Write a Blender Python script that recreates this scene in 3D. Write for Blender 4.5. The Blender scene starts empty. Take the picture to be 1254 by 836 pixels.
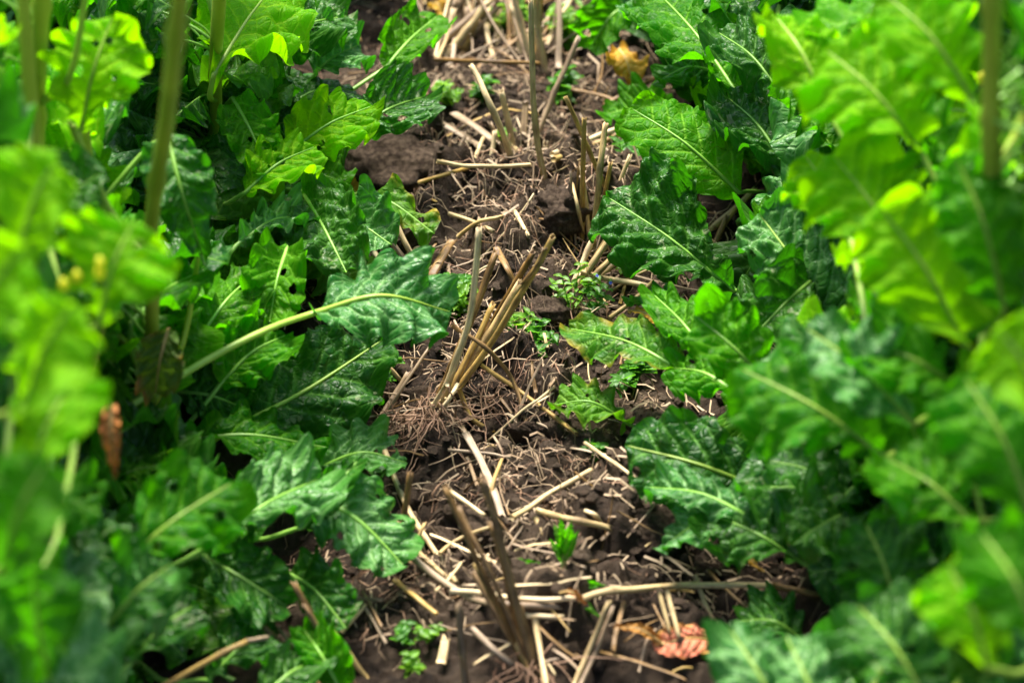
import bpy, math, random
import numpy as np
from mathutils import Vector, Matrix, Quaternion
R = math.radians
random.seed(7)
rs = np.random.RandomState(11)

# ------------------------------------------------------------------ camera, sky, sun
SC = bpy.context.scene
COL = SC.collection
PITCH, H, LENS, SENS = R(33), 1.089, 100.0, 36.0
cam = bpy.data.cameras.new('camera'); co = bpy.data.objects.new('camera', cam); COL.objects.link(co)
cam.lens = LENS; cam.sensor_width = SENS; cam.clip_start = 0.05; cam.clip_end = 500
co.location = (0, 0, H); co.rotation_euler = (R(90) - PITCH, 0, 0)
cam.dof.use_dof = True; cam.dof.focus_distance = 1.95; cam.dof.aperture_fstop = 6.2; cam.dof.aperture_blades = 9
SC.camera = co

SUN_EL, SUN_AZ = 66, -18          # azimuth measured from +Y (away from the camera) towards +X
w = bpy.data.worlds.new('World'); SC.world = w; w.use_nodes = True
nt = w.node_tree; bg = nt.nodes['Background']
sky = nt.nodes.new('ShaderNodeTexSky'); sky.sky_type = 'NISHITA'; sky.sun_disc = False
sky.sun_elevation = R(SUN_EL); sky.sun_rotation = R(SUN_AZ); sky.dust_density = 2.5; sky.air_density = 1.0
nt.links.new(sky.outputs[0], bg.inputs[0]); bg.inputs[1].default_value = 0.068
sl = bpy.data.lights.new('sun', 'SUN'); so = bpy.data.objects.new('sun', sl); COL.objects.link(so)
sl.energy = 3.2; sl.angle = R(26); sl.color = (1.0, 0.95, 0.86)
d = Vector((math.sin(R(SUN_AZ)) * math.cos(R(SUN_EL)), math.cos(R(SUN_AZ)) * math.cos(R(SUN_EL)), math.sin(R(SUN_EL))))
so.rotation_euler = d.to_track_quat('Z', 'Y').to_euler()
SC.view_settings.view_transform = 'Standard'; SC.view_settings.look = 'None'
SC.view_settings.exposure = 2.15; SC.view_settings.gamma = 1.0

# ------------------------------------------------------------------ picture <-> place
FP = 1254 * LENS / SENS
SP, CP = math.sin(PITCH), math.cos(PITCH)
def ray(px, py):
    a, b = (px - 627) / FP, (418 - py) / FP
    return Vector((a, CP + b * SP, -SP + b * CP))      # per unit of depth
def project(p):
    dx, dy, dz = p[0], p[1], p[2] - H
    dep = dy * CP - dz * SP
    up = dy * SP + dz * CP
    return 627 + FP * dx / dep, 418 - FP * up / dep, dep

# ------------------------------------------------------------------ numpy noise
def _h(ix, iy, s):
    n = (ix * 374761393 + iy * 668265263 + s * 974634777) & 0x7fffffff
    n = ((n ^ (n >> 13)) * 1274126177) & 0x7fffffff
    n = n ^ (n >> 16)
    return (n & 0xffff) / 65535.0
def vn(x, y, s=0):
    x = np.asarray(x, float); y = np.asarray(y, float)
    ix = np.floor(x).astype(np.int64); iy = np.floor(y).astype(np.int64)
    fx = x - ix; fy = y - iy
    fx = fx * fx * fx * (fx * (fx * 6 - 15) + 10); fy = fy * fy * fy * (fy * (fy * 6 - 15) + 10)
    a, b, c, e = _h(ix, iy, s), _h(ix + 1, iy, s), _h(ix, iy + 1, s), _h(ix + 1, iy + 1, s)
    return ((a * (1 - fx) + b * fx) * (1 - fy) + (c * (1 - fx) + e * fx) * fy) * 2 - 1
def fbm(x, y, s=0, o=4):
    t = 0; a = 1.0; n = 0
    for i in range(o):
        t = t + a * vn(x * 2 ** i + 17.3 * i, y * 2 ** i - 9.1 * i, s + i); n += a; a *= 0.5
    return t / n

# ------------------------------------------------------------------ materials
class NT:
    def __init__(s, name):
        s.m = bpy.data.materials.new(name); s.m.use_nodes = True; s.t = s.m.node_tree
        s.b = s.t.nodes['Principled BSDF']; s.out = s.t.nodes['Material Output']
    def n(s, typ, **kw):
        x = s.t.nodes.new(typ)
        for k, v in kw.items(): setattr(x, k, v)
        return x
    def l(s, a, b): s.t.links.new(a, b)
    def mix(s, f, a, b, mode='MIX'):
        x = s.n('ShaderNodeMix', data_type='RGBA', blend_type=mode)
        for sock, v in ((x.inputs[0], f), (x.inputs[6], a), (x.inputs[7], b)):
            if isinstance(v, (int, float)): sock.default_value = v
            elif isinstance(v, tuple): sock.default_value = v + (1,) if len(v) == 3 else v
            else: s.l(v, sock)
        return x.outputs[2]
    def math(s, op, a, b=0.0, c=0.0, clamp=False):
        x = s.n('ShaderNodeMath', operation=op, use_clamp=clamp)
        for i, v in enumerate((a, b, c)):
            if isinstance(v, (int, float)): x.inputs[i].default_value = v
            else: s.l(v, x.inputs[i])
        return x.outputs[0]
    def noise(s, vec, scale, detail=4, rough=0.55):
        x = s.n('ShaderNodeTexNoise'); x.inputs['Scale'].default_value = scale
        x.inputs['Detail'].default_value = detail; x.inputs['Roughness'].default_value = rough
        if vec is not None: s.l(vec, x.inputs['Vector'])
        return x.outputs['Fac']
    def ramp(s, f, stops):
        x = s.n('ShaderNodeValToRGB'); cr = x.color_ramp
        while len(cr.elements) > 1: cr.elements.remove(cr.elements[-1])
        for i, (p, c) in enumerate(stops):
            e = cr.elements[0] if i == 0 else cr.elements.new(p)
            e.position = p; e.color = tuple(c) + (1,) if len(c) == 3 else c
        s.l(f, x.inputs[0]); return x.outputs[0]
    def mapr(s, f, a, b, c=0.0, e=1.0):
        x = s.n('ShaderNodeMapRange'); s.l(f, x.inputs[0])
        for i, v in enumerate((a, b, c, e)): x.inputs[i + 1].default_value = v
        return x.outputs[0]
    def bump(s, h, strength, dist, prev=None):
        x = s.n('ShaderNodeBump'); x.inputs['Strength'].default_value = strength; x.inputs['Distance'].default_value = dist
        s.l(h, x.inputs['Height'])
        if prev is not None: s.l(prev, x.inputs['Normal'])
        return x.outputs[0]

def leaf_mat(name, dark, light, vein, back, trans, tf=0.35, rough=0.42, edge=(0.30, 0.22, 0.03), spots=0.0, spec=.2, vmix=.62):
    k = NT(name)
    uv = k.n('ShaderNodeUVMap', uv_map='uv').outputs[0]
    oi = k.n('ShaderNodeObjectInfo')
    sh = k.n('ShaderNodeVectorMath', operation='ADD'); k.l(uv, sh.inputs[0])
    cmb = k.n('ShaderNodeCombineXYZ'); k.l(k.math('MULTIPLY', oi.outputs['Random'], 7.0), cmb.inputs[0]); k.l(cmb.outputs[0], sh.inputs[1])
    P = sh.outputs[0]
    wob = k.n('ShaderNodeTexNoise'); wob.inputs['Scale'].default_value = 90; k.l(P, wob.inputs['Vector'])
    wa = k.n('ShaderNodeVectorMath', operation='SCALE'); k.l(wob.outputs['Color'], wa.inputs[0]); wa.inputs['Scale'].default_value = 0.006
    wp = k.n('ShaderNodeVectorMath', operation='ADD'); k.l(P, wp.inputs[0]); k.l(wa.outputs[0], wp.inputs[1])
    vo = k.n('ShaderNodeTexVoronoi', feature='DISTANCE_TO_EDGE'); vo.inputs['Scale'].default_value = 150; k.l(wp.outputs[0], vo.inputs['Vector'])
    vo2 = k.n('ShaderNodeTexVoronoi', feature='DISTANCE_TO_EDGE'); vo2.inputs['Scale'].default_value = 420; k.l(wp.outputs[0], vo2.inputs['Vector'])
    cell = k.mapr(vo.outputs['Distance'], 0.0, 0.16)
    cell2 = k.mapr(vo2.outputs['Distance'], 0.0, 0.2)
    at = k.n('ShaderNodeAttribute', attribute_name='vein').outputs['Fac']
    ed = k.n('ShaderNodeAttribute', attribute_name='edge').outputs['Fac']
    n1 = k.noise(P, 28, 5)
    base = k.mix(k.mapr(n1, 0.32, 0.68), dark, light)
    hue = k.n('ShaderNodeHueSaturation'); k.l(base, hue.inputs['Color'])
    k.l(k.mapr(oi.outputs['Random'], 0, 1, 0.485, 0.512), hue.inputs['Hue'])
    k.l(k.mapr(oi.outputs['Random'], 0, 1, 1.2, 0.8), hue.inputs['Value'])
    base = hue.outputs[0]
    base = k.mix(k.math('MULTIPLY', k.math('SUBTRACT', 1.0, cell), 0.22), base, vein)
    base = k.mix(k.math('MULTIPLY', k.math('SUBTRACT', 1.0, cell2), 0.06), base, vein)
    base = k.mix(k.math('MULTIPLY', at, vmix), base, tuple(min(.8, c * 1.15) for c in vein))
    em = k.math('MULTIPLY', ed, k.mapr(k.noise(P, 60, 4), 0.45, 0.6))
    base = k.mix(em, base, edge)
    if spots:
        sm = k.mapr(k.math('ADD', k.math('MULTIPLY', k.noise(P, 190, 3), 0.6), k.math('MULTIPLY', k.noise(P, 25, 2), 0.4)), 0.60, 0.63)
        base = k.mix(k.math('MULTIPLY', sm, spots), base, (0.35, 0.38, 0.22))
    geo = k.n('ShaderNodeNewGeometry')
    bk = k.mix(k.math('MULTIPLY', at, 0.8), back, vein)
    bcol = k.mix(geo.outputs['Backfacing'], base, bk)
    k.l(bcol, k.b.inputs['Base Color'])
    k.l(k.mapr(k.noise(P, 45, 3), 0.3, 0.7, rough - 0.08, rough + 0.12), k.b.inputs['Roughness'])
    k.b.inputs['Specular IOR Level'].default_value = spec
    h = k.math('ADD', k.math('MULTIPLY', cell, 0.6), k.math('MULTIPLY', cell2, 0.15))
    h = k.math('SUBTRACT', h, k.math('MULTIPLY', at, 0.5))
    bm_ = k.bump(h, 0.75, 0.0013)
    k.l(bm_, k.b.inputs['Normal'])
    tr = k.n('ShaderNodeBsdfTranslucent')
    tc = k.mix(k.math('MULTIPLY', at, 0.5), trans, tuple(min(1, c * 1.4) for c in trans))
    k.l(k.mix(1.0, tc, k.mapr(n1, 0.2, 0.8, 0.7, 1.1), 'MULTIPLY'), tr.inputs['Color']); k.l(bm_, tr.inputs['Normal'])
    mx = k.n('ShaderNodeMixShader'); mx.inputs[0].default_value = tf
    k.l(k.b.outputs[0], mx.inputs[1]); k.l(tr.outputs[0], mx.inputs[2]); k.l(mx.outputs[0], k.out.inputs[0])
    return k.m

def simple_plant_mat(name, a, b, scale=60, rough=0.45, trans=None, tf=0.25, sheen=0.0):
    k = NT(name)
    tc = k.n('ShaderNodeTexCoord').outputs['Object']
    c = k.mix(k.mapr(k.noise(tc, scale, 4), 0.35, 0.65), a, b)
    oi = k.n('ShaderNodeObjectInfo')
    hue = k.n('ShaderNodeHueSaturation'); k.l(c, hue.inputs['Color']); k.l(k.mapr(oi.outputs['Random'], 0, 1, 0.8, 1.2), hue.inputs['Value'])
    k.l(hue.outputs[0], k.b.inputs['Base Color']); k.b.inputs['Roughness'].default_value = rough
    k.l(k.bump(k.noise(tc, scale * 8, 3), 0.3, 0.0006), k.b.inputs['Normal'])
    if trans:
        tr = k.n('ShaderNodeBsdfTranslucent'); tr.inputs[0].default_value = trans + (1,)
        mx = k.n('ShaderNodeMixShader'); mx.inputs[0].default_value = tf
        k.l(k.b.outputs[0], mx.inputs[1]); k.l(tr.outputs[0], mx.inputs[2]); k.l(mx.outputs[0], k.out.inputs[0])
    return k.m

def straw_mat(name, c1, c2, stain, amt=0.65):
    k = NT(name)
    uv = k.n('ShaderNodeUVMap', uv_map='uv').outputs[0]
    oi = k.n('ShaderNodeObjectInfo')
    mp = k.n('ShaderNodeMapping'); mp.inputs['Scale'].default_value = (22, 1400, 1); k.l(uv, mp.inputs[0])
    cmb = k.n('ShaderNodeCombineXYZ'); k.l(k.math('MULTIPLY', oi.outputs['Random'], 90.0), cmb.inputs[0]); k.l(cmb.outputs[0], mp.inputs['Location'])
    st = k.noise(mp.outputs[0], 1.0, 5, 0.6)
    mp2 = k.n('ShaderNodeMapping'); mp2.inputs['Scale'].default_value = (60, 300, 1); k.l(uv, mp2.inputs[0]); k.l(cmb.outputs[0], mp2.inputs['Location'])
    bl = k.noise(mp2.outputs[0], 1.0, 5, 0.65)
    c = k.mix(k.mapr(st, 0.35, 0.65), c1, c2)
    nd = k.n('ShaderNodeAttribute', attribute_name='node').outputs['Fac']
    c = k.mix(k.math('MULTIPLY', k.mapr(bl, 0.45, 0.60), amt), c, stain)
    c = k.mix(k.math('MULTIPLY', nd, 0.65), c, stain)  # dark tone on the joints, and as painted shade inside hollow ends
    hue = k.n('ShaderNodeHueSaturation'); k.l(c, hue.inputs['Color'])
    k.l(k.mapr(oi.outputs['Random'], 0, 1, 0.72, 1.2), hue.inputs['Value'])
    k.l(k.mapr(oi.outputs['Random'], 0, 1, 1.15, 0.9), hue.inputs['Saturation'])
    k.l(hue.outputs[0], k.b.inputs['Base Color'])
    k.b.inputs['Roughness'].default_value = 0.5; k.b.inputs['Specular IOR Level'].default_value = 0.35
    k.l(k.bump(st, 0.5, 0.0006), k.b.inputs['Normal'])
    return k.m

def soil_mat(name, dark, mid, dry):
    k = NT(name)
    P = k.n('ShaderNodeTexCoord').outputs['Object']
    big = k.noise(P, 9, 4); fine = k.noise(P, 170, 7, 0.7); vf = k.noise(P, 900, 4, 0.7)
    c = k.mix(k.mapr(fine, 0.35, 0.68), dark, mid)
    c = k.mix(k.math('MULTIPLY', k.mapr(big, 0.42, 0.62), 0.7), c, dry)
    c = k.mix(k.math('MULTIPLY', k.mapr(vf, 0.62, 0.74), 0.6), c, (0.26, 0.21, 0.17))
    k.l(c, k.b.inputs['Base Color']); k.b.inputs['Roughness'].default_value = 0.9; k.b.inputs['Specular IOR Level'].default_value = 0.25
    b1 = k.bump(fine, 1.0, 0.007); b2 = k.bump(vf, 1.0, 0.002, b1)
    k.l(b2, k.b.inputs['Normal'])
    return k.m

M = {}
VE = (0.30, 0.42, 0.16)
M['old'] = leaf_mat('waxy_green_leaf', (0.006, 0.045, 0.003), (0.014, 0.092, 0.006), (0.12, 0.30, 0.04), (0.03, 0.13, 0.012), (0.06, 0.38, 0.002), 0.3, 0.36, spec=.26, spots=.45)
M['mid'] = leaf_mat('green_leaf', (0.012, 0.085, 0.001), (0.026, 0.150, 0.002), (0.15, 0.38, 0.02), (0.04, 0.19, 0.004), (0.12, 0.60, 0.001), 0.4, 0.42, spec=.12, spots=.3)
M['fresh'] = leaf_mat('fresh_green_leaf', (0.022, 0.14, 0.001), (0.048, 0.21, 0.002), (0.24, 0.50, 0.04), (0.06, 0.24, 0.004), (0.18, 0.70, 0.001), 0.45, 0.42, spec=.12)
M['young'] = leaf_mat('young_yellow_green_leaf', (0.055, 0.22, 0.001), (0.11, 0.32, 0.002), (0.32, 0.56, 0.02), (0.13, 0.35, 0.004), (0.34, 0.85, 0.001), 0.5, 0.45, spec=.08)
M['pale'] = leaf_mat('pale_bloom_leaf', (0.014, 0.105, 0.010), (0.04, 0.18, 0.026), (0.32, 0.55, 0.20), (0.06, 0.22, 0.03), (0.07, 0.42, 0.006), 0.28, 0.33, spec=.30)
M['aged'] = leaf_mat('ageing_green_leaf', (0.022, 0.10, 0.003), (0.048, 0.165, 0.005), (0.20, 0.40, 0.05), (0.08, 0.2, 0.01), (0.16, 0.50, 0.003), 0.35, 0.45, edge=(0.42, 0.24, 0.03), spots=0.6)
M['yellow'] = leaf_mat('yellowed_leaf', (0.45, 0.24, 0.02), (0.62, 0.38, 0.03), (0.55, 0.42, 0.12), (0.4, 0.28, 0.06), (0.7, 0.42, 0.02), 0.3, 0.5, edge=(0.16, 0.07, 0.02))
M['pink'] = leaf_mat('reddened_leaf', (0.42, 0.11, 0.05), (0.58, 0.24, 0.13), (0.55, 0.40, 0.16), (0.4, 0.22, 0.14), (0.5, 0.16, 0.10), 0.2, 0.5, vmix=.15, edge=(0.45, 0.25, 0.03))
M['brownleaf'] = leaf_mat('withered_brown_leaf', (0.20, 0.06, 0.010), (0.50, 0.20, 0.04), (0.36, 0.20, 0.06), (0.2, 0.1, 0.04), (0.35, 0.12, 0.02), 0.2, 0.55, edge=(0.05, 0.02, 0.01))
M['dying'] = leaf_mat('dying_leaf', (0.012, 0.05, 0.003), (0.03, 0.08, 0.004), (0.16, 0.2, 0.03), (0.05, 0.09, 0.01), (0.1, 0.2, 0.01), .25, .5, edge=(0.28, 0.10, 0.015))
M['rib'] = simple_plant_mat('pale_midrib', (0.17, 0.38, 0.04), (0.28, 0.52, 0.09), 40, 0.4, (0.3, 0.55, 0.08), 0.2)
M['ribgold'] = simple_plant_mat('yellow_green_midrib', (0.26, 0.42, 0.05), (0.36, 0.52, 0.08), 40, 0.4, (0.4, 0.6, 0.05), 0.25)
M['ribdry'] = simple_plant_mat('dry_midrib', (0.30, 0.18, 0.06), (0.45, 0.3, 0.1), 40, 0.6)
M['stem'] = simple_plant_mat('green_stem', (0.28, 0.38, 0.03), (0.46, 0.54, 0.05), 14, 0.42, (0.4, 0.5, 0.05), 0.15)
M['weed'] = simple_plant_mat('weed_leaf', (0.03, 0.12, 0.01), (0.065, 0.19, 0.02), 120, 0.45, (0.2, 0.6, 0.03), 0.35)
M['weedlight'] = simple_plant_mat('bright_weed_leaf', (0.07, 0.19, 0.012), (0.13, 0.28, 0.02), 120, 0.45, (0.35, 0.7, 0.03), 0.4)
M['petal'] = simple_plant_mat('blue_petal', (0.10, 0.13, 0.55), (0.18, 0.22, 0.7), 200, 0.6)
M['bud'] = simple_plant_mat('blob_yellow', (0.7, 0.7, 0.01), (0.85, 0.8, 0.02), 90, 0.6, (0.8, 0.8, 0.05), 0.3)
M['gold'] = straw_mat('golden_straw', (0.36, 0.22, 0.07), (0.64, 0.46, 0.18), (0.10, 0.055, 0.025))
M['palestraw'] = straw_mat('bleached_straw', (0.50, 0.35, 0.16), (0.76, 0.61, 0.36), (0.17, 0.11, 0.06), 0.6)
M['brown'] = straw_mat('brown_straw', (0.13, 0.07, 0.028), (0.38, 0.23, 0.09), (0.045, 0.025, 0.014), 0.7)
M['grey'] = straw_mat('weathered_straw', (0.19, 0.125, 0.075), (0.46, 0.34, 0.22), (0.09, 0.06, 0.045), 0.5)
M['fibre'] = simple_plant_mat('dry_fibre', (0.26, 0.17, 0.10), (0.46, 0.34, 0.21), 25, 0.7)
M['root'] = simple_plant_mat('dry_root', (0.16, 0.08, 0.045), (0.34, 0.2, 0.12), 60, 0.7)
M['soil'] = soil_mat('moist_brown_soil', (0.010, 0.006, 0.0035), (0.048, 0.029, 0.017), (0.115, 0.078, 0.050))
M['clod'] = soil_mat('soil_crust', (0.02, 0.012, 0.007), (0.08, 0.05, 0.032), (0.16, 0.112, 0.076))

# ------------------------------------------------------------------ mesh helpers
def mesh(name, V, F, mat, uv=None, attrs=None, smooth=True):
    me = bpy.data.meshes.new(name)
    me.from_pydata([tuple(v) for v in np.asarray(V).tolist()], [], F if isinstance(F, list) else F.tolist())
    if smooth: me.polygons.foreach_set('use_smooth', np.ones(len(me.polygons), bool))
    if uv is not None:
        ul = me.uv_layers.new(name='uv')
        li = np.empty(len(me.loops), np.int32); me.loops.foreach_get('vertex_index', li)
        ul.data.foreach_set('uv', np.asarray(uv, np.float32)[li].ravel())
    for k, a in (attrs or {}).items():
        at = me.attributes.new(k, 'FLOAT', 'POINT'); at.data.foreach_set('value', np.asarray(a, np.float32).ravel())
    me.materials.append(mat)
    me.update()
    return me
def link(name, me, parent=None, loc=(0, 0, 0), kind=None):
    o = bpy.data.objects.new(name, me); COL.objects.link(o); o.location = loc
    if parent is not None: o.parent = parent
    if kind: o['kind'] = kind
    return o
def tag(o, label, cat, group=None, kind=None):
    o['label'] = label; o['category'] = cat
    if group: o['group'] = group
    if kind: o['kind'] = kind
    return o
def thing(name, label, cat, loc, group=None):
    return tag(link(name, None, None, loc), label, cat, group)
def gridfaces(nu, nv, close=False):
    i, j = np.meshgrid(np.arange(nu - 1), np.arange(nv if close else nv - 1), indexing='ij')
    a = i * nv + j; b = i * nv + (j + 1) % nv
    return np.stack([a, b, b + nv, a + nv], -1).reshape(-1, 4)
def catmull(pts, n):
    P = np.array([list(p) for p in pts], float)
    if len(P) == 2: return P[0] + (P[1] - P[0]) * np.linspace(0, 1, n)[:, None]
    E = np.vstack([2 * P[0] - P[1], P, 2 * P[-1] - P[-2]])
    t = np.linspace(0, len(P) - 1 - 1e-9, n); k = t.astype(int); f = (t - k)[:, None]
    a, b, c, e = E[k], E[k + 1], E[k + 2], E[k + 3]
    return 0.5 * (2 * b + (c - a) * f + (2 * a - 5 * b + 4 * c - e) * f ** 2 + (3 * b - a - 3 * c + e) * f ** 3)
def frames(C, hint=None):
    T = np.gradient(C, axis=0); T /= np.linalg.norm(T, axis=1)[:, None] + 1e-12
    h = np.array(hint if hint is not None else ((0, 0, 1) if abs(T[0][2]) < 0.9 else (1, 0, 0)), float)
    N = np.zeros_like(C)
    for i in range(len(C)):
        h = h - T[i] * h.dot(T[i]); h /= np.linalg.norm(h) + 1e-12; N[i] = h
    return T, N, np.cross(N, T)
def tube(C, rad, ns=8, hint=None, flat=1.0, cap=True, hollow=False):
    C = np.asarray(C, float); n = len(C); rad = np.broadcast_to(np.asarray(rad, float), (n,)).copy()
    T, N, B = frames(C, hint)
    L = np.concatenate([[0], np.cumsum(np.linalg.norm(np.diff(C, axis=0), axis=1))])
    if hollow:
        dp = min(0.012, L[-1] * 0.2)
        C = np.vstack([C, C[-1] + (C[-1] - C[-2]) * 0 , C[-1] - T[-1] * dp]); rad = np.append(rad, [rad[-1] * 0.7, rad[-1] * 0.6])
        T = np.vstack([T, T[-1:], T[-1:]]); N = np.vstack([N, N[-1:], N[-1:]]); B = np.vstack([B, B[-1:], B[-1:]])
        L = np.append(L, [L[-1], L[-1]]); n += 2
    a = np.linspace(0, 2 * math.pi, ns, endpoint=False)
    V = C[:, None] + rad[:, None, None] * (np.cos(a)[None, :, None] * B[:, None] + flat * np.sin(a)[None, :, None] * N[:, None])
    V = V.reshape(-1, 3); F = gridfaces(n, ns, True).tolist()
    uv = np.stack([np.repeat(L, ns), np.tile(a, n) * 0.0022 + 0.01], -1)
    if cap:
        F.append(list(range(ns))); F.append(list(range((n - 1) * ns, n * ns))[::-1])
    return V, F, uv
def join(parts):
    Vs, Fs, o = [], [], 0
    for V, F in parts:
        Vs.append(V)
        Fs += [[i + o for i in f] for f in (F if isinstance(F, list) else F.tolist())]; o += len(V)
    return np.vstack(Vs), Fs

# ------------------------------------------------------------------ ground
def axis(a, b, fine, coarse_to):
    mid = list(np.arange(a, b, fine)); lo, hi = [], []
    s = fine; x = a
    while x > coarse_to[0]: s *= 1.12; x -= s; lo.append(x)
    s = fine; x = mid[-1]
    while x < coarse_to[1]: s *= 1.12; x += s; hi.append(x)
    return np.array(lo[::-1] + mid + hi)
GX = axis(-0.36, 0.42, 0.0028, (-60, 60)); GY = axis(1.22, 2.62, 0.0033, (-60, 200))
XX, YY = np.meshgrid(GX, GY, indexing='ij')
near = np.exp(-np.clip(np.maximum(np.abs(XX) - 0.6, np.abs(YY - 1.9) - 1.2), 0, 9) * 3)
GZ = 0.018 * np.exp(-((XX - 0.02) / 0.11) ** 2) + 0.010 * vn(XX * 5 + 3, YY * 5, 3) + 0.007 * vn(XX * 13, YY * 13, 5)
rg = 1 - np.abs(vn(XX * 38 + 2 * vn(XX * 20, YY * 20, 4), YY * 38, 7)); GZ = GZ + 0.006 * (rg ** 2 - 0.4) * (0.4 + 0.6 * (vn(XX * 9, YY * 9, 21) > -0.1))
GZ = GZ + near * (0.0055 * fbm(XX * 70, YY * 70, 9, 4) + 0.0045 * (0.5 - np.abs(vn(XX * 120, YY * 120, 61))) + 0.0022 * vn(XX * 210, YY * 210, 12))
# the roots of the middle tuft lift a mound of earth
GZ = GZ + 0.016 * np.exp(-(((XX + 0.045) / 0.035) ** 2 + ((YY - 1.60) / 0.05) ** 2))
def cx_cy(px, py):
    r = ray(px, py); k = H / -r[2]; return r[0] * k, r[1] * k
clods = [(rs.uniform(-0.3, 0.36), rs.uniform(1.3, 2.6), rs.uniform(0.007, 0.022) if rs.rand() < .85 else rs.uniform(0.02, 0.035)) for _ in range(520)]
for px, py, r in ((490, 205, .05), (450, 215, .03), (640, 262, .035), (590, 250, .03), (690, 262, .03), (525, 245, .03), (540, 560, .03), (700, 560, .04), (770, 660, .045), (730, 690, .03),
                  (640, 390, .03), (660, 350, .03), (610, 320, .025), (440, 500, .03), (480, 440, .03), (690, 800, .04), (760, 800, .035), (600, 460, .03), (660, 500, .03), (455, 640, .025)):
    x, y = cx_cy(px, py); clods.append((x, y, r))
for i, (x, y, r) in enumerate(clods):
    i0, i1 = np.searchsorted(GX, [x - r * 1.5, x + r * 1.5]); j0, j1 = np.searchsorted(GY, [y - r * 1.5, y + r * 1.5])
    if i1 - i0 < 2 or j1 - j0 < 2: continue
    sx, sy = XX[i0:i1, j0:j1], YY[i0:i1, j0:j1]
    an = np.arctan2(sy - y, sx - x); dd = np.hypot(sx - x, sy - y) / r
    rr = 1 + 0.25 * np.sin(an * 2 + i) + 0.15 * np.sin(an * 3 + i * 2.3) + 0.25 * vn(sx * 90, sy * 90, 31)
    q = np.clip(1.15 - dd / rr, 0, 1); b = np.clip(q * 2.4, 0, 1); b = b * b * (3 - 2 * b)
    GZ[i0:i1, j0:j1] += b * r * (0.36 + 0.12 * math.sin(i * 7.7)) * (1 + 0.3 * vn(sx * 70, sy * 70, 40 + i % 7) + (sx - x) / r * 0.25 * math.sin(i) + (sy - y) / r * 0.25 * math.cos(i))
def gz(x, y):
    i = min(max(int(np.searchsorted(GX, x)) - 1, 0), len(GX) - 2); j = min(max(int(np.searchsorted(GY, y)) - 1, 0), len(GY) - 2)
    u = (x - GX[i]) / (GX[i + 1] - GX[i]); v = (y - GY[j]) / (GY[j + 1] - GY[j])
    return float((GZ[i, j] * (1 - u) + GZ[i + 1, j] * u) * (1 - v) + (GZ[i, j + 1] * (1 - u) + GZ[i + 1, j + 1] * u) * v)
V = np.stack([XX, YY, GZ], -1).reshape(-1, 3)
me = mesh('soil_ground', V, gridfaces(len(GX), len(GY)), M['soil'])
if me.polygons[0].normal.z < 0: me.flip_normals()
o = link('soil_ground', me); tag(o, 'dark brown cloddy soil between the two rapeseed rows', 'soil', kind='structure')

def at(px, py, z=0.0):
    """the point of the place seen at a pixel: z < 0.9 is height over the soil, otherwise depth from the camera"""
    r = ray(px, py)
    if z >= 0.9: return Vector((0, 0, H)) + r * z
    h = z
    for _ in range(6):
        k = (H - h) / -r[2]; p = Vector((0, 0, H)) + r * k
        h = 0.5 * h + 0.5 * (z + gz(p.x, p.y))
    k = (H - h) / -r[2]
    return Vector((0, 0, H)) + r * k

# crumbs of soil: nobody could count them
ico = [(0, 0, 1), (.9, 0, .3), (.28, .85, .3), (-.72, .52, .3), (-.72, -.52, .3), (.28, -.85, .3), (.72, .52, -.4), (-.28, .85, -.4), (-.9, 0, -.4), (-.28, -.85, -.4), (.72, -.52, -.4), (0, 0, -1)]
icf = [(0, 1, 2), (0, 2, 3), (0, 3, 4), (0, 4, 5), (0, 5, 1), (1, 6, 2), (2, 6, 7), (2, 7, 3), (3, 7, 8), (3, 8, 4), (4, 8, 9), (4, 9, 5), (5, 9, 10), (5, 10, 1), (1, 10, 6), (11, 7, 6), (11, 8, 7), (11, 9, 8), (11, 10, 9), (11, 6, 10)]
ico = np.array(ico)
parts = []
for _ in range(8500):
    x = rs.normal(0.03, 0.13); y = rs.uniform(1.33, 2.5); r = 0.0011 + 0.0042 * rs.rand() ** 3
    v = ico * (1 + rs.uniform(-.3, .3, (12, 1))) * r * np.array([1, rs.uniform(.7, 1.3), rs.uniform(.5, .9)])
    parts.append((v + [x, y, gz(x, y) + r * 0.4], icf))
V, F = join(parts)
tag(link('soil_crumbs', mesh('soil_crumbs', V, F, M['clod'], smooth=False)), 'loose crumbs of dark soil scattered over the strip', 'soil crumbs', kind='stuff')

# single clods one could pick up
import bmesh
def clod_mesh(seed):
    bm = bmesh.new(); bmesh.ops.create_icosphere(bm, subdivisions=4, radius=1)
    r = random.Random(seed); sq = (r.uniform(.8, 1.2), r.uniform(.7, 1.1), r.uniform(.5, .75))
    for v in bm.verts:
        p = v.co; n = float(fbm(p.x * 1.3 + seed, p.y * 1.3 + p.z * 1.7, seed, 5)); n2 = float(fbm(p.x * 5 + p.z * 3, p.y * 5 - p.z * 4, seed + 3, 3))
        rr = 1 + 0.42 * n + 0.12 * n2
        v.co = Vector((p.x * sq[0], p.y * sq[1], p.z * sq[2])) * rr
    me = bpy.data.meshes.new('soil_clod'); bm.to_mesh(me); bm.free(); me.materials.append(M['clod'])
    me.polygons.foreach_set('use_smooth', np.ones(len(me.polygons), bool)); return me
CL = [clod_mesh(s) for s in range(6)]
named = [(487, 208, .034, 'large rounded dry soil clod beside the crinkled leaf in the upper left of the strip'), (690, 262, .022, 'grey brown soil clod at the foot of the two upright straws'),
         (590, 645, .014, 'soil lump under the crossing straws in the lower middle'), (795, 660, .026, 'broad crusted soil clod left of the drooping blue-green leaves'),
         (665, 385, .018, 'smooth soil lump just behind the leaning middle tuft')]
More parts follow.
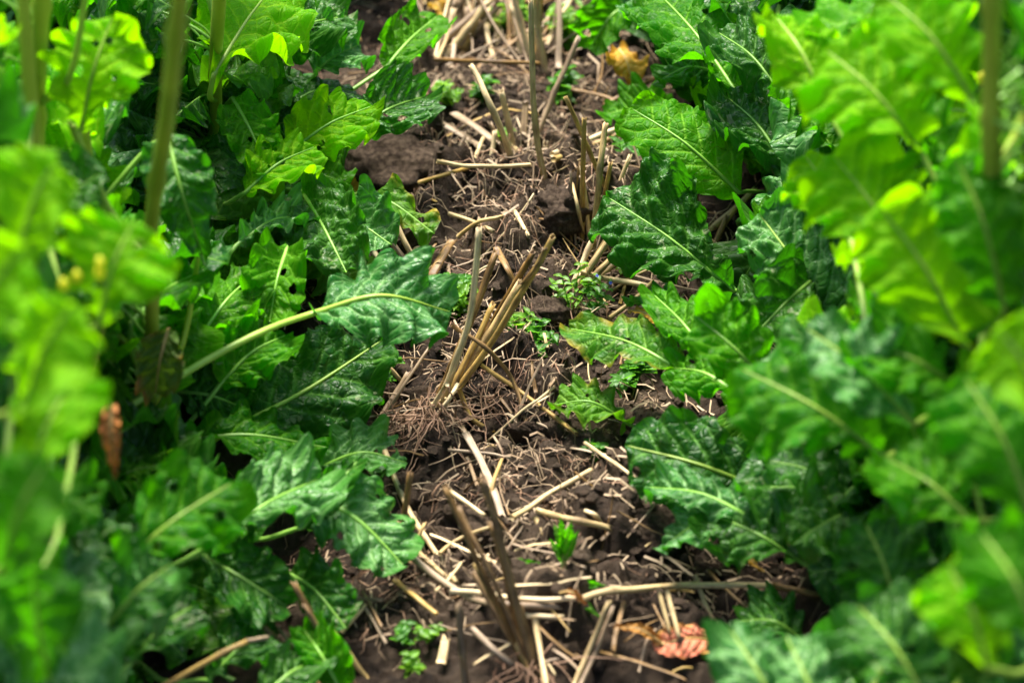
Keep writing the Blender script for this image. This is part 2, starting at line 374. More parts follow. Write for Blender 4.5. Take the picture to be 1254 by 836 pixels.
for i, (px, py, r, lab) in enumerate(named):
    p = at(px, py, 0); o = link('soil_clod', CL[i], None, p + Vector((0, 0, r * 0.15))); o.scale = (r, r, r); tag(o, lab, 'soil clod')
LUMPS = []
for i in range(60):
    px, py = rs.uniform(430, 800), rs.uniform(90, 830); p = at(px, py, 0); r = rs.uniform(.004, .011)
    o = link('soil_clod', CL[i % 6], None, p + Vector((0, 0, r * 0.3))); o.scale = (r, r * rs.uniform(.8, 1.2), r); o.rotation_euler = (rs.uniform(0, 6), rs.uniform(0, 6), rs.uniform(0, 6))
    LUMPS.append((o, px, py))

# ------------------------------------------------------------------ straw
def straw_geo(pts, r, flat=1.0, nodes=True, seed=0, wob=0.001, taper=0.85):
    rr = random.Random(seed)
    P = [Vector(p) for p in pts]; L = sum((P[i + 1] - P[i]).length for i in range(len(P) - 1))
    n = max(8, int(L / 0.006)); C = catmull(P, n)
    t = np.linspace(0, 1, n); ph = rr.uniform(0, 9)
    wv = np.stack([vn(t * 4 + ph, t * 0 + 1, 1), vn(t * 4 + ph, t * 0 + 5, 2), vn(t * 4 + ph, t * 0 + 9, 3)], -1)
    C = C + wv * wob * min(1, L / 0.1)
    rad = r * (1 + (taper - 1) * t) * (1 + 0.07 * vn(t * 14 + ph, t * 0, 4))
    nd = np.zeros(n)
    if nodes and L > 0.05:
        u = rr.uniform(0.25, 0.75); g = np.exp(-((t - u) * L / 0.0035) ** 2); rad = rad * (1 + 0.28 * g); nd = g
    V, F, uv = tube(C, rad, 9, None, flat, True, flat > 0.6)
    nd = np.repeat(np.append(nd, [0] * (len(V) // 9 - n)), 9)
    if flat > 0.6: nd[-18:] = 1  # inner wall of the hollow end painted dark, as shade
    # ragged cut end
    jag = np.array([rr.uniform(-1, 1) for _ in range(9)]) * r * 0.9
    T = C[-1] - C[-2]; T /= np.linalg.norm(T)
    V[(n - 1) * 9:n * 9] += jag[:, None] * T
    if flat > 0.6: V[n * 9:(n + 1) * 9] += jag[:, None] * T
    return V, F, uv, nd
def straw(name, pts, r, mat, parent=None, flat=1.0, label=None, group=None, cat='straw', nodes=True, seed=None, wob=0.001, taper=0.85):
    seed = seed if seed is not None else rs.randint(1e6)
    base = Vector(pts[0])
    V, F, uv, nd = straw_geo([Vector(p) - base for p in pts], r, flat, nodes, seed, wob, taper)
    off = base - (parent.location if parent else Vector((0, 0, 0)))
    o = link(name, mesh(name, V, F, M[mat], uv, {'node': nd}), parent, off)
    if parent is None: tag(o, label, cat, group)
    return o
def zt(b, t, k=1.0):
    """height of the tip of an upright stalk whose foot and tip are seen at b and t"""
    dep = (H) / (SP + CP * (b[1] - 418) / FP)
    return k * max(0.004, (b[1] - t[1])) * dep / FP / CP
def pxr(wpx, py):      # half-width in metres of something wpx wide on the ground at that row
    return wpx / 2 * H / (SP + CP * (py - 418) / FP) / FP
def stand(b, t, wpx, mat, parent, k=1.0, mid=None, name='stalk', z0=-0.004, **kw):
    P = [at(*b, z0)]
    zz = zt(b, t, k)
    if mid: P.append(at(mid[0], mid[1], zt(b, mid, k)))
    P.append(at(*t, zz + z0))
    return straw(name, P, pxr(wpx, b[1]), mat, parent, **kw)
def fibre_geo(p0, dirv, L, r, curl, seed, n=7, ns=3, grav=0.0):
    rr = np.random.RandomState(seed); C = [np.array(p0, float)]; dv = np.array(dirv, float); ax = rr.normal(size=3)
    for i in range(n - 1):
        dv = dv + curl * np.cross(ax, dv) / n + rr.normal(size=3) * curl * 0.25 + np.array([0, 0, -grav]); dv /= np.linalg.norm(dv)
        C.append(C[-1] + dv * L / (n - 1))
    V, F, _ = tube(np.array(C), np.linspace(r, r * 0.4, n), ns, cap=False); return V, F
def roots(parent, c, n, L, spread=0.012, mat='root', down=True, seed=1, name='root_tuft'):
    rr = np.random.RandomState(seed); ps = []
    for i in range(n):
        a = rr.uniform(0, 6.28); dz = rr.uniform(-1.0, 0.1) if down else rr.uniform(-.1, .8)
        dv = np.array([math.cos(a) * .6, math.sin(a) * .6 - (0.35 if down else 0), dz]); dv /= np.linalg.norm(dv)
        p = np.array(c) + rr.normal(size=3) * spread * np.array([1, .6, .4])
        ps.append(fibre_geo(p, dv, L * rr.uniform(.5, 1.2), rr.uniform(.0003, .0008), rr.uniform(.3, 1.6), rr.randint(1e6), 8, 4, 0.05))
    V, F = join(ps); V = V - np.array(parent.location)
    return link(name, mesh(name, V, F, M[mat]), parent)

# the middle tuft
t = thing('stubble_tuft', 'tallest leaning tuft of golden and brown stubble in mid strip, its roots bared', 'stubble', at(545, 498, 0), 'stubble tufts in the strip')
S = lambda b, tt, w, m, k=1.0, mid=None, **kw: stand(b, tt, w, m, t, k, mid, **kw)
S((535, 490), (607, 310), 9.5, 'brown', .9, (562, 425)); S((531, 503), (587, 279), 8.5, 'palestraw', .92, (572, 400)); S((549, 494), (676, 290), 8.5, 'gold', .95, (610, 405))
S((562, 465), (652, 308), 8, 'brown', .92, (606, 388)); S((556, 474), (644, 322), 8, 'brown', .86, (600, 405)); S((548, 480), (636, 345), 9, 'gold', .8, (585, 430)); S((541, 500), (604, 372), 8, 'gold', .75)
S((566, 452), (661, 318), 6, 'brown', .98); S((538, 500), (575, 395), 7, 'palestraw', .85)
straw('folded_straw_base', [at(548, 470, .035), at(536, 488, .02), at(530, 503, .008), at(536, 508, .004), at(550, 488, .02), at(560, 470, .03)], pxr(6, 490), 'palestraw', t, nodes=False, wob=.001)
straw('leaf_sheath', [at(640, 348, .10), at(655, 330, .118), at(667, 306, .138)], pxr(7, 490), 'brown', t, flat=.3)
roots(t, at(518, 508, .014), 46, .042, .007, seed=3); roots(t, at(545, 500, .012), 26, .035, .01, seed=4)
roots(t, at(590, 490, .012), 30, .05, .012, seed=5)
# the pair leaning right
t = thing('stubble_tuft', 'short tuft of pale straws leaning right over small green weeds', 'stubble', at(705, 358, 0), 'stubble tufts in the strip')
S((701, 360), (756, 279), 8.5, 'palestraw', .95); S((709, 358), (774, 288), 8, 'palestraw', .9); S((714, 354), (790, 292), 7, 'palestraw', .85); S((700, 352), (738, 262), 7, 'palestraw', .95); S((704, 356), (749, 281), 7, 'gold', .9); S((696, 364), (728, 322), 7, 'grey', .8)
roots(t, at(700, 363, .01), 24, .05, .01, seed=8)
# two uprights
t = thing('stubble_tuft', 'tuft of upright thin golden straws standing left of the triangular crinkled leaf', 'stubble', at(720, 305, 0), 'stubble tufts in the strip')
S((711, 303), (715, 144), 6.5, 'gold'); S((726, 308), (741, 152), 8, 'gold', 1.0, (735, 215)); S((752, 250), (691, 119), 6, 'gold', .95); S((741, 200), (738, 168), 6, 'grey'); S((722, 300), (712, 205), 6, 'palestraw'); S((733, 292), (748, 200), 6, 'gold'); S((745, 262), (772, 190), 6, 'palestraw', .8); S((705, 300), (699, 210), 3, 'grey')
roots(t, at(718, 305, .008), 24, .04, .012, seed=9)
# front tuft
t = thing('stubble_tuft', 'dark brown stubble tuft nearest the camera, its stalks fanning up and left', 'stubble', at(652, 812, 0), 'stubble tufts in the strip')
S((655, 830), (594, 588), 10, 'brown', 1.0, (620, 690)); S((640, 810), (547, 598), 8.5, 'brown', 1.0, (590, 700)); S((648, 815), (562, 622), 6.5, 'brown', .95, (600, 700)); S((646, 806), (600, 640), 8, 'brown', .85, (622, 718))
S((648, 822), (583, 690), 9, 'gold', .8); S((637, 800), (578, 700), 7, 'brown', .8); S((660, 828), (637, 740), 7, 'brown', .9)
roots(t, at(645, 815, .01), 30, .05, .012, seed=10)
t = thing('stubble_tuft', 'three thin single stubble stalks standing left of the crossing straws', 'stubble', at(488, 690, 0), 'stubble tufts in the strip')
S((485, 700), (502, 579), 8, 'brown'); S((490, 690), (472, 608), 7, 'grey', 1, (481, 655)); S((495, 700), (520, 640), 5, 'gold', .9)
roots(t, at(488, 695, .006), 20, .035, .01, seed=11)
t = thing('stubble_tuft', 'lone blurred grey stubble stalk at the bottom edge left of the front tuft', 'stubble', at(569, 850, 0), 'stubble tufts in the strip')
S((570, 850), (561, 737), 10, 'grey'); S((573, 848), (566, 800), 8, 'brown')
t = thing('stubble_tuft', 'brown stubble tuft leaning under the left leaves at the bottom edge', 'stubble', at(440, 846, 0), 'stubble tufts in the strip')
S((430, 850), (359, 712), 9, 'brown', .85); S((400, 850), (319, 764), 10, 'brown', .8); S((452, 836), (405, 768), 8, 'gold', .8); S((440, 850), (372, 740), 7, 'brown', .9); S((415, 850), (340, 770), 6, 'grey', .8); S((425, 852), (385, 790), 6, 'gold', .8)
# far tuft, long straws
t = thing('stubble_tuft', 'far tuft of tall bleached straws near the top of the strip', 'stubble', at(664, 222, 0), 'stubble tufts in the strip')
S((672, 238), (649, 0), 7.5, 'palestraw', .9, (656, 150)); S((636, 220), (578, 80), 8, 'palestraw', .95, (606, 140)); S((631, 192), (613, 110), 8, 'palestraw', .9); S((660, 205), (655, 120), 6, 'grey'); S((667, 206), (668, 175), 7, 'palestraw')
S((650, 180), (708, 46), 7, 'grey', .8); S((640, 175), (644, 124), 9, 'grey', .8, flat=.4); S((622, 200), (600, 150), 6, 'grey', .7)
roots(t, at(655, 220, .01), 40, .06, .02, seed=13, mat='fibre')
t = thing('stubble_tuft', 'out of focus tuft of bleached straws at the very top of the strip', 'stubble', at(660, 80, 0), 'stubble tufts in the strip')
for i, (b, tt, w, m, k) in enumerate([((668, 90), (640, -60), 8, 'palestraw', .9), ((660, 85), (655, -50), 8, 'palestraw', .9), ((651, 80), (625, -20), 8, 'palestraw', .9), ((676, 70), (690, -40), 8, 'grey', .8), ((655, 80), (665, -30), 7, 'gold', .8), ((640, 75), (628, 5), 9, 'palestraw', .8), ((648, 60), (655, 20), 10, 'palestraw', .8)]):
    S(b, tt, w, m, k)
t = thing('stubble_tuft', 'grey and tan stubble tuft leaning right at the top left of the strip', 'stubble', at(560, 70, 0), 'stubble tufts in the strip')
for b, tt, w, m in [((530, 62), (610, -8), 9, 'grey'), ((545, 70), (600, 0), 10, 'palestraw'), ((563, 72), (582, 28), 9, 'gold'), ((538, 50), (580, -25), 9, 'grey'), ((555, 66), (640, -20), 9, 'grey'), ((520, 60), (560, 0), 8, 'grey'), ((540, 72), (555, 12), 8, 'palestraw'), ((575, 70), (572, 10), 9, 'grey'), ((600, 66), (586, -10), 9, 'brown'), ((612, 60), (604, 15), 8, 'gold')]:
    S(b, tt, w, m, .7)
# the straws seen behind the triangular leaf
t = thing('stubble_tuft', 'brown and pinkish stubble tuft half hidden behind the triangular crinkled leaf', 'stubble', at(850, 300, 0), 'stubble tufts in the strip')
for b, tt, w, m in [((874, 326), (924, 272), 8, 'palestraw'), ((850, 300), (926, 232), 9, 'palestraw'), ((840, 262), (811, 196), 8, 'brown'), ((825, 245), (838, 200), 8, 'palestraw'), ((845, 268), (830, 203), 8, 'gold'), ((862, 300), (850, 232), 8, 'brown'), ((880, 250), (886, 100), 6, 'grey'),
                    ((868, 318), (890, 265), 8, 'brown'), ((838, 250), (846, 205), 6, 'gold'), ((856, 330), (912, 292), 9, 'grey'), ((835, 240), (800, 240), 8, 'palestraw'), ((870, 300), (905, 248), 7, 'gold')]:
    S(b, tt, w, m, .7)
roots(t, at(850, 300, .01), 30, .06, .02, seed=17, mat='fibre')

# straws lying on the soil: (pixels along it, width px, material, flat, heights, label)
LY = [
 ([(468, 543), (500, 626), (558, 712)], 8, 'palestraw', 1, (.02, .016, .01), 'long pale straw slanting down from the small crinkled leaf to the crossing'),
 ([(478, 642), (508, 684), (572, 730), (615, 740), (687, 743)], 10, 'grey', 1, (.03, .026, .02, .014, .01), 'thick bent grey straw curving under the front tuft'),
 ([(482, 650), (540, 700), (556, 716)], 7, 'palestraw', 1, (.012, .012, .01), 'short white straw under the thick bent grey one'),
 ([(552, 722), (640, 732), (712, 733)], 8, 'palestraw', 1, (.016, .014, .012), 'pale horizontal straw just behind the front tuft'),
 ([(706, 733), (760, 722), (850, 715), (956, 719)], 10, 'palestraw', 1, (.012, .016, .02, .024), 'long thick pale straw lying across the lower right of the strip'),
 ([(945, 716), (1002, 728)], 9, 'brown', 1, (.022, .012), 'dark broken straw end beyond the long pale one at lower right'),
 ([(640, 753), (690, 755)], 8, 'palestraw', 1, (.008, .008), 'short pale straw stub lying right of the front tuft'),
 ([(626, 634), (670, 606), (724, 574)], 8, 'palestraw', 1, (.014, .02, .02), 'pale straw pointing up right towards the fibre bundle in the middle'),
 ([(658, 624), (700, 636), (748, 646)], 9, 'palestraw', 1, (.014, .016, .012), 'pale straw pointing down right, crossing below the fibre bundle'),
 ([(694, 618), (722, 627), (738, 641)], 6.5, 'palestraw', 1, (.012, .014, .006), 'short curved whitish straw above the seedling'),
 ([(551, 601), (594, 632)], 7, 'palestraw', 1, (.016, .014), 'short bright straw behind the tops of the front tuft'),
 ([(538, 678), (560, 660), (602, 645)], 6, 'palestraw', 1, (.01, .012, .012), 'thin pale straw curving left below the flattened sheath'),
 ([(569, 530), (590, 568), (604, 600), (614, 630)], 11, 'grey', .22, (.02, .016, .012, .01), 'wide flattened grey straw sheath running down the middle'),
 ([(572, 560), (584, 594)], 6, 'grey', .4, (.012, .01), 'short grey chip left of the flattened sheath'),
 ([(598, 620), (604, 590), (614, 562)], 5.5, 'gold', 1, (.01, .016, .02), 'thin golden piece standing on the flattened sheath'),
 ([(655, 632), (674, 670)], 8, 'palestraw', .5, (.012, .006), 'pale split straw just left of the seedling'),
 ([(688, 668), (698, 636)], 6, 'grey', 1, (.006, .02), 'short upright grey straw left of the seedling'),
 ([(716, 543), (752, 566), (788, 594)], 5.5, 'palestraw', 1, (.012, .012, .012), 'thin straw slanting down to the round veined leaf'),
 ([(548, 551), (590, 554), (625, 560)], 4.5, 'grey', 1, (.014, .012, .01), 'thin twig lying across the top of the flattened sheath'),
 ([(483, 710), (508, 730), (534, 750)], 9, 'gold', .6, (.01, .012, .008), 'golden split straw at the lower left of the crossing'),
 ([(579, 769), (604, 794), (628, 814)], 9, 'grey', 1, (.008, .012, .008), 'short thick grey straw lying left of the front tuft foot'),
 ([(436, 726), (452, 752), (472, 787)], 6, 'grey', 1, (.012, .012, .008), 'grey straw sloping down beside the left leaves near the bottom'),
 ([(444, 724), (468, 768)], 5, 'brown', 1, (.012, .012), 'thin brown straw alongside the sloping grey one near the bottom left'),
 ([(415, 732), (468, 734)], 6, 'grey', 1, (.014, .014), 'short horizontal grey straw emerging from under the left leaf'),
 ([(418, 775), (448, 740)], 6, 'gold', 1, (.008, .012), 'short golden straw pointing up right at the bottom left of the strip'),
 ([(807, 724), (821, 776)], 6, 'palestraw', 1, (.02, .006), 'left one of two parallel short straws under the long pale straw'),
 ([(816, 723), (832, 781)], 7, 'palestraw', 1, (.02, .006), 'right one of two parallel short straws under the long pale straw'),
 ([(851, 704), (862, 735), (873, 758)], 7, 'palestraw', 1, (.014, .014, .008), 'short cream straw crossing below the right end of the long pale straw'),
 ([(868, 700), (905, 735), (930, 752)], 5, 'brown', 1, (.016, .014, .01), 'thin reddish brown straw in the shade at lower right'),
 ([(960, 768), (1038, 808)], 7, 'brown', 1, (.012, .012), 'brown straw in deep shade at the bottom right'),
 ([(654, 757), (662, 800), (670, 845)], 9, 'palestraw', 1, (.014, .012, .01), 'white straw pointing towards the camera right of the front tuft'),
 ([(700, 845), (722, 792), (747, 737)], 8, 'palestraw', 1, (.006, .016, .03), 'pale straw slanting up right at the bottom, left one of a pair'),
 ([(708, 845), (730, 795), (750, 742)], 7, 'grey', 1, (.006, .012, .022), 'greyish straw slanting up right at the bottom, right one of a pair'),
 ([(194, 845), (260, 806), (302, 784)], 9, 'gold', 1, (.05, .06, .06), 'golden straw poking out under the left leaves at the bottom'),
 ([(300, 785), (328, 780)], 7, 'grey', 1, (.06, .05), 'bent grey tip of straw at the lower left'),
 ([(483, 270), (496, 298), (511, 324)], 8, 'palestraw', 1, (.05, .04, .02), 'white straw leaning beside the upper left leaves, right one of two'),
 ([(476, 292), (497, 320)], 8, 'grey', 1, (.04, .03), 'greyish white straw leaning beside the upper left leaves, left one of two'),
 ([(457, 310), (472, 330), (508, 388), (526, 412)], 8, 'palestraw', 1, (.03, .03, .02, .012), 'pale straw passing behind the big left leaf'),
 ([(452, 425), (472, 446), (491, 466)], 7, 'palestraw', 1, (.012, .014, .01), 'short bright straw just below the big left leaf'),
 ([(418, 465), (450, 480), (475, 490)], 6, 'gold', 1, (.014, .014, .01), 'thin golden straw left of the bare roots'),
 ([(454, 530), (483, 483), (500, 456)], 8, 'grey', 1, (.008, .016, .02), 'grey straw sloping up right to the left of the bare roots'),
 ([(462, 526), (490, 480), (526, 425)], 5, 'grey', 1, (.008, .02, .03), 'thin grey straw sloping up right alongside the thicker one'),
 ([(418, 540), (424, 516), (429, 492)], 7, 'gold', 1, (.0, .015, .025), 'short golden stub at the edge of the left leaves'),
 ([(358, 520), (366, 530)], 8, 'palestraw', 1, (.01, .008), 'tiny pale straw end peeping out under the left leaves'),
 ([(374, 505), (388, 535)], 7, 'gold', 1, (.01, .008), 'small golden straw end peeping out under the left leaves'),
 ([(552, 397), (600, 431), (627, 464), (648, 524)], 6, 'brown', 1, (.06, .05, .03, .004), 'dark twig crossing in front of the middle tuft'),
 ([(590, 447), (640, 482), (690, 520), (705, 530)], 6, 'gold', 1, (.02, .02, .012, .01), 'long thin golden straw running down right from the middle tuft'),
 ([(562, 476), (577, 511), (606, 530)], 7, 'gold', 1, (.02, .012, .006), 'short bent golden straw at the foot of the middle tuft'),
 ([(561, 290), (585, 272), (616, 265)], 6, 'gold', 1, (.012, .016, .01), 'curved golden straw in the upper middle of the strip'),
 ([(550, 262), (580, 272), (605, 284)], 6, 'palestraw', 1, (.012, .012, .01), 'pale straw crossing the curved golden one'),
 ([(535, 344), (550, 338), (573, 340)], 7, 'brown', 1, (.01, .012, .01), 'short tan straw left behind the middle tuft'),
 ([(527, 340), (540, 316), (555, 294)], 14, 'brown', .25, (.012, .014, .016), 'wide flat brown sheath piece left behind the middle tuft'),
 ([(630, 258), (648, 290)], 6, 'palestraw', 1, (.014, .01), 'short pale straw behind the tip of the middle tuft'),
 ([(608, 303), (620, 325), (631, 348)], 10, 'brown', .3, (.02, .016, .01), 'flat brown sheath scrap behind the middle tuft'),
 ([(565, 522), (576, 540), (588, 562)], 7, 'grey', .6, (.012, .01, .008), 'small grey straw chip below the middle tuft'),
 ([(709, 334), (750, 342), (796, 351)], 8, 'palestraw', 1, (.01, .012, .012), 'pale straw lying behind the weeds right of centre'),
 ([(746, 390), (772, 370), (800, 345)], 7, 'gold', 1, (.008, .016, .024), 'golden straw rising right above the yellow-edged leaf'),
 ([(675, 188), (720, 170), (770, 152)], 8, 'palestraw', 1, (.02, .024, .03), 'upper straw of the bundle pointing right behind the two uprights'),
 ([(678, 196), (725, 178), (768, 160)], 8, 'gold', 1, (.014, .018, .024), 'middle straw of the bundle pointing right behind the two uprights'),
 ([(690, 200), (740, 186), (765, 172)], 7, 'grey', 1, (.01, .012, .016), 'lower straw of the bundle pointing right behind the two uprights'),
 ([(534, 198), (590, 204), (650, 201)], 6, 'palestraw', 1, (.016, .02, .016), 'long thin straw lying across at the foot of the far tuft'),
 ([(513, 224), (545, 214), (572, 206)], 6, 'gold', 1, (.012, .014, .014), 'golden straw beside the largest clod'),
 ([(556, 138), (580, 154), (606, 174)], 14, 'grey', .25, (.016, .016, .014), 'wide flat grey sheath left of the far tuft'),
 ([(540, 150), (570, 168), (590, 180)], 12, 'grey', .3, (.012, .012, .01), 'second wide flat grey sheath, nearer and lower'),
 ([(534, 72), (600, 76), (660, 78)], 6, 'brown', 1, (.03, .034, .03), 'dark twig lying level across the top of the strip'),
 ([(600, 205), (606, 160)], 7, 'palestraw', 1, (.006, .03), 'short pale upright chip left of the far tuft'),
 ([(576, 205), (592, 168)], 6, 'palestraw', 1, (.006, .02), 'slanted short pale chip left of the far tuft'),
 ([(555, 196), (570, 165)], 6, 'grey', 1, (.006, .02), 'slanted short grey chip left of the far tuft'),
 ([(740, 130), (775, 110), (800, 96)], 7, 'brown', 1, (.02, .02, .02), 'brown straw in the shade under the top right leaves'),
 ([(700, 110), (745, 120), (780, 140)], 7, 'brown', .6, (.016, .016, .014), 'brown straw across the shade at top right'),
 ([(770, 560), (735, 555), (700, 548)], 7, 'grey', .3, (.014, .016, .014), 'flat pale fibre bundle below the reddened low leaf'),
 ([(700, 220), (706, 250), (714, 285)], 5, 'palestraw', 1, (.03, .02, .008), 'thin pale straw left of the two uprights'),
 ([(780, 250), (812, 290), (830, 312)], 7, 'palestraw', 1, (.012, .014, .01), 'pale straw under the triangular crinkled leaf'),
 ([(762, 296), (790, 312), (818, 318)], 7, 'grey', 1, (.012, .012, .01), 'grey straw in front of the triangular crinkled leaf'),
 ([(540, 812), (546, 780)], 14, 'palestraw', .3, (.006, .012), 'broad pale chip at the bottom left of the front tuft'),
 ([(662, 700), (690, 690), (716, 694)], 4, 'grey', 1, (.008, .012, .008), 'thin curl of straw left of the seedling foot'),
]
for pts, wpx, mt, fl, hs, lab in LY:
    wpx *= .88; P = [at(x, y, z) for (x, y), z in zip(pts, hs)]
    nm = 'straw_sheath' if fl < .35 else 'straw'
    straw(nm, P, pxr(wpx, pts[0][1]), mt, None, fl, lab, 'single straws lying on the soil', nodes=fl > .7, wob=.0009)
# short litter straws: real single pieces, described by what they lie beside
MARKS = [(545, 500, 'the bared roots'), (640, 810, 'the foot of the front tuft'), (660, 220, 'the foot of the far tuft'), (490, 208, 'the largest clod'), (690, 700, 'the upright seedling'), (652, 440, 'the low weed clump'),
         (705, 360, 'the tuft leaning right'), (718, 300, 'the two upright straws'), (850, 718, 'the longest straw'), (800, 575, 'the round veined leaf'), (600, 570, 'the wide flattened sheath'), (640, 30, 'the top straw heap'),
         (445, 565, 'the low crinkled leaf'), (500, 350, 'the big left leaf'), (770, 100, 'the orange fallen leaf'), (720, 510, 'the low reddened leaf'), (450, 760, 'the bottom left tuft'), (830, 790, 'the pinkish fallen leaf'), (760, 410, 'the yellow-edged leaf'), (630, 330, 'the middle tuft tips'),
         (560, 130, 'the blurred left weed'), (480, 680, 'the three single stalks'), (740, 640, 'the fibre bundle')]
def beside(px, py):
    mx, my, nm = min(MARKS, key=lambda m: (m[0] - px) ** 2 + ((m[1] - py) * 1.3) ** 2)
    dx, dy = px - mx, py - my
    dr = ('right of' if dx > 0 else 'left of') if abs(dx) > abs(dy) else ('in front of' if dy > 0 else 'behind')
    return dr + ' ' + nm
for o, px, py in LUMPS: tag(o, 'small loose %s soil lump %s' % ('brown' if o.scale[0] < .008 else 'larger', beside(px, py)), 'soil clod', 'small soil lumps in the strip')
CN = {'grey': 'greyish', 'brown': 'brown', 'palestraw': 'pale', 'gold': 'golden'}
for i in range(250):
    px = rs.uniform(420, 830); py = rs.uniform(-10, 836)
    if i < 100: px, py = rs.uniform(520, 740), rs.uniform(-10, 230)
    far = i < 60
    if not far:
        for _ in range(12):
            if vn(px * .022, py * .03, 77) > rs.uniform(-.5, .5): break
            px = rs.uniform(420, 830); py = rs.uniform(90, 836)
    if far: px, py = rs.uniform(515, 715), rs.uniform(-25, 85)
    a = rs.normal(0.2, 1.1) if not far else rs.uniform(.2, 2.2); L = rs.uniform(.010, .065) if not far else rs.uniform(.04, .10); p = at(px, py, rs.uniform(.003, .012))
    dv = Vector((math.cos(a), math.sin(a), 0)); q = p + dv * L; q.z = gz(q.x, q.y) + (rs.uniform(.002, .018) if not far else rs.uniform(.0, .06))
    m_ = (p + q) / 2 + Vector((0, 0, rs.uniform(0, .003))) + Vector((-dv.y, dv.x, 0)) * rs.uniform(-.07, .07) * L
    u = rs.rand(); mt = 'grey' if u < .40 else ('brown' if u < .70 else ('palestraw' if u < .88 or far and u < .95 else 'gold'))
    fl = 1 if rs.rand() < .45 else rs.uniform(.2, .4)
    lab = '%s %s %s of straw %s' % (('tiny', 'short', 'longer')[0 if L < .02 else (1 if L < .04 else 2)], CN[mt], 'stick' if fl == 1 else 'strip', beside(px, py))
    straw('straw', [p, m_, q], rs.uniform(.0004, .0011) * (1.8 if far else 1) * (1.4 if fl < 1 else 1), mt, None, fl, lab, 'short straw litter on the soil', nodes=False, wob=.0012, taper=rs.uniform(.6, .95))
# chaff and fine root fibres
def fibre_field(name, n, Lr, rr_, mat, lab, seed, curl=(.5, 3.0), lift=.006):
    r = np.random.RandomState(seed); ps = []
    for i in range(n):
        x = r.normal(.02, .11); y = r.uniform(1.33, 2.55)
        dens = vn(x * 14, y * 14, 50)
        if dens < -0.1 and r.rand() < .75: continue
        a = r.uniform(0, 6.28); dv = np.array([math.cos(a), math.sin(a), r.uniform(-.05, .5)])
        L = r.uniform(*Lr); V, F = fibre_geo((x, y, 0), dv / np.linalg.norm(dv), L, r.uniform(*rr_), r.uniform(*curl), r.randint(1e6), 7, 3, .03)
        for k in range(0, len(V), 3):
            V[k:k + 3, 2] = V[k:k + 3, 2] * 0.6 + gz(V[k, 0], V[k, 1]) + .0012 + lift * r.rand() * .4
        ps.append((V, F))
    V, F = join(ps)
    tag(link(name, mesh(name, V, F, M[mat])), lab, 'chaff', kind='stuff')
fibre_field('chaff_fibres', 2600, (.01, .045), (.0003, .0008), 'fibre', 'tangled pale chaff and fine dry fibres over the soil', 5)
fibre_field('dry_rootlets', 1800, (.012, .05), (.0002, .0006), 'root', 'tangle of thin brown dead rootlets over the soil', 6, (1, 4), .01)
# flat scraps of chaff
ps = []
for i in range(1500):
    x = rs.normal(.02, .1); y = rs.uniform(1.33, 2.5); a = rs.uniform(0, 6.28); L = rs.uniform(.004, .02); wd = rs.uniform(.0004, .0016)
    c, s = math.cos(a), math.sin(a); z = gz(x, y) + rs.uniform(.001, .006); tl = rs.uniform(-.4, .5); b = rs.uniform(-.002, .004)
    q = []
    for u, zz in ((-.5, 0), (0, b), (.5, 0)):
        for v in (-1, 1):
            q.append((x + c * u * L - s * v * wd * .5, y + s * u * L + c * v * wd * .5, z + zz + u * L * tl + v * wd * .2))
    ps.append((np.array(q), [[0, 1, 3, 2], [2, 3, 5, 4]]))
V, F = join(ps); tag(link('chaff_scraps', mesh('chaff_scraps', V, F, M['fibre'], smooth=False)), 'small flat scraps of husk and chaff on the soil', 'chaff', kind='stuff')

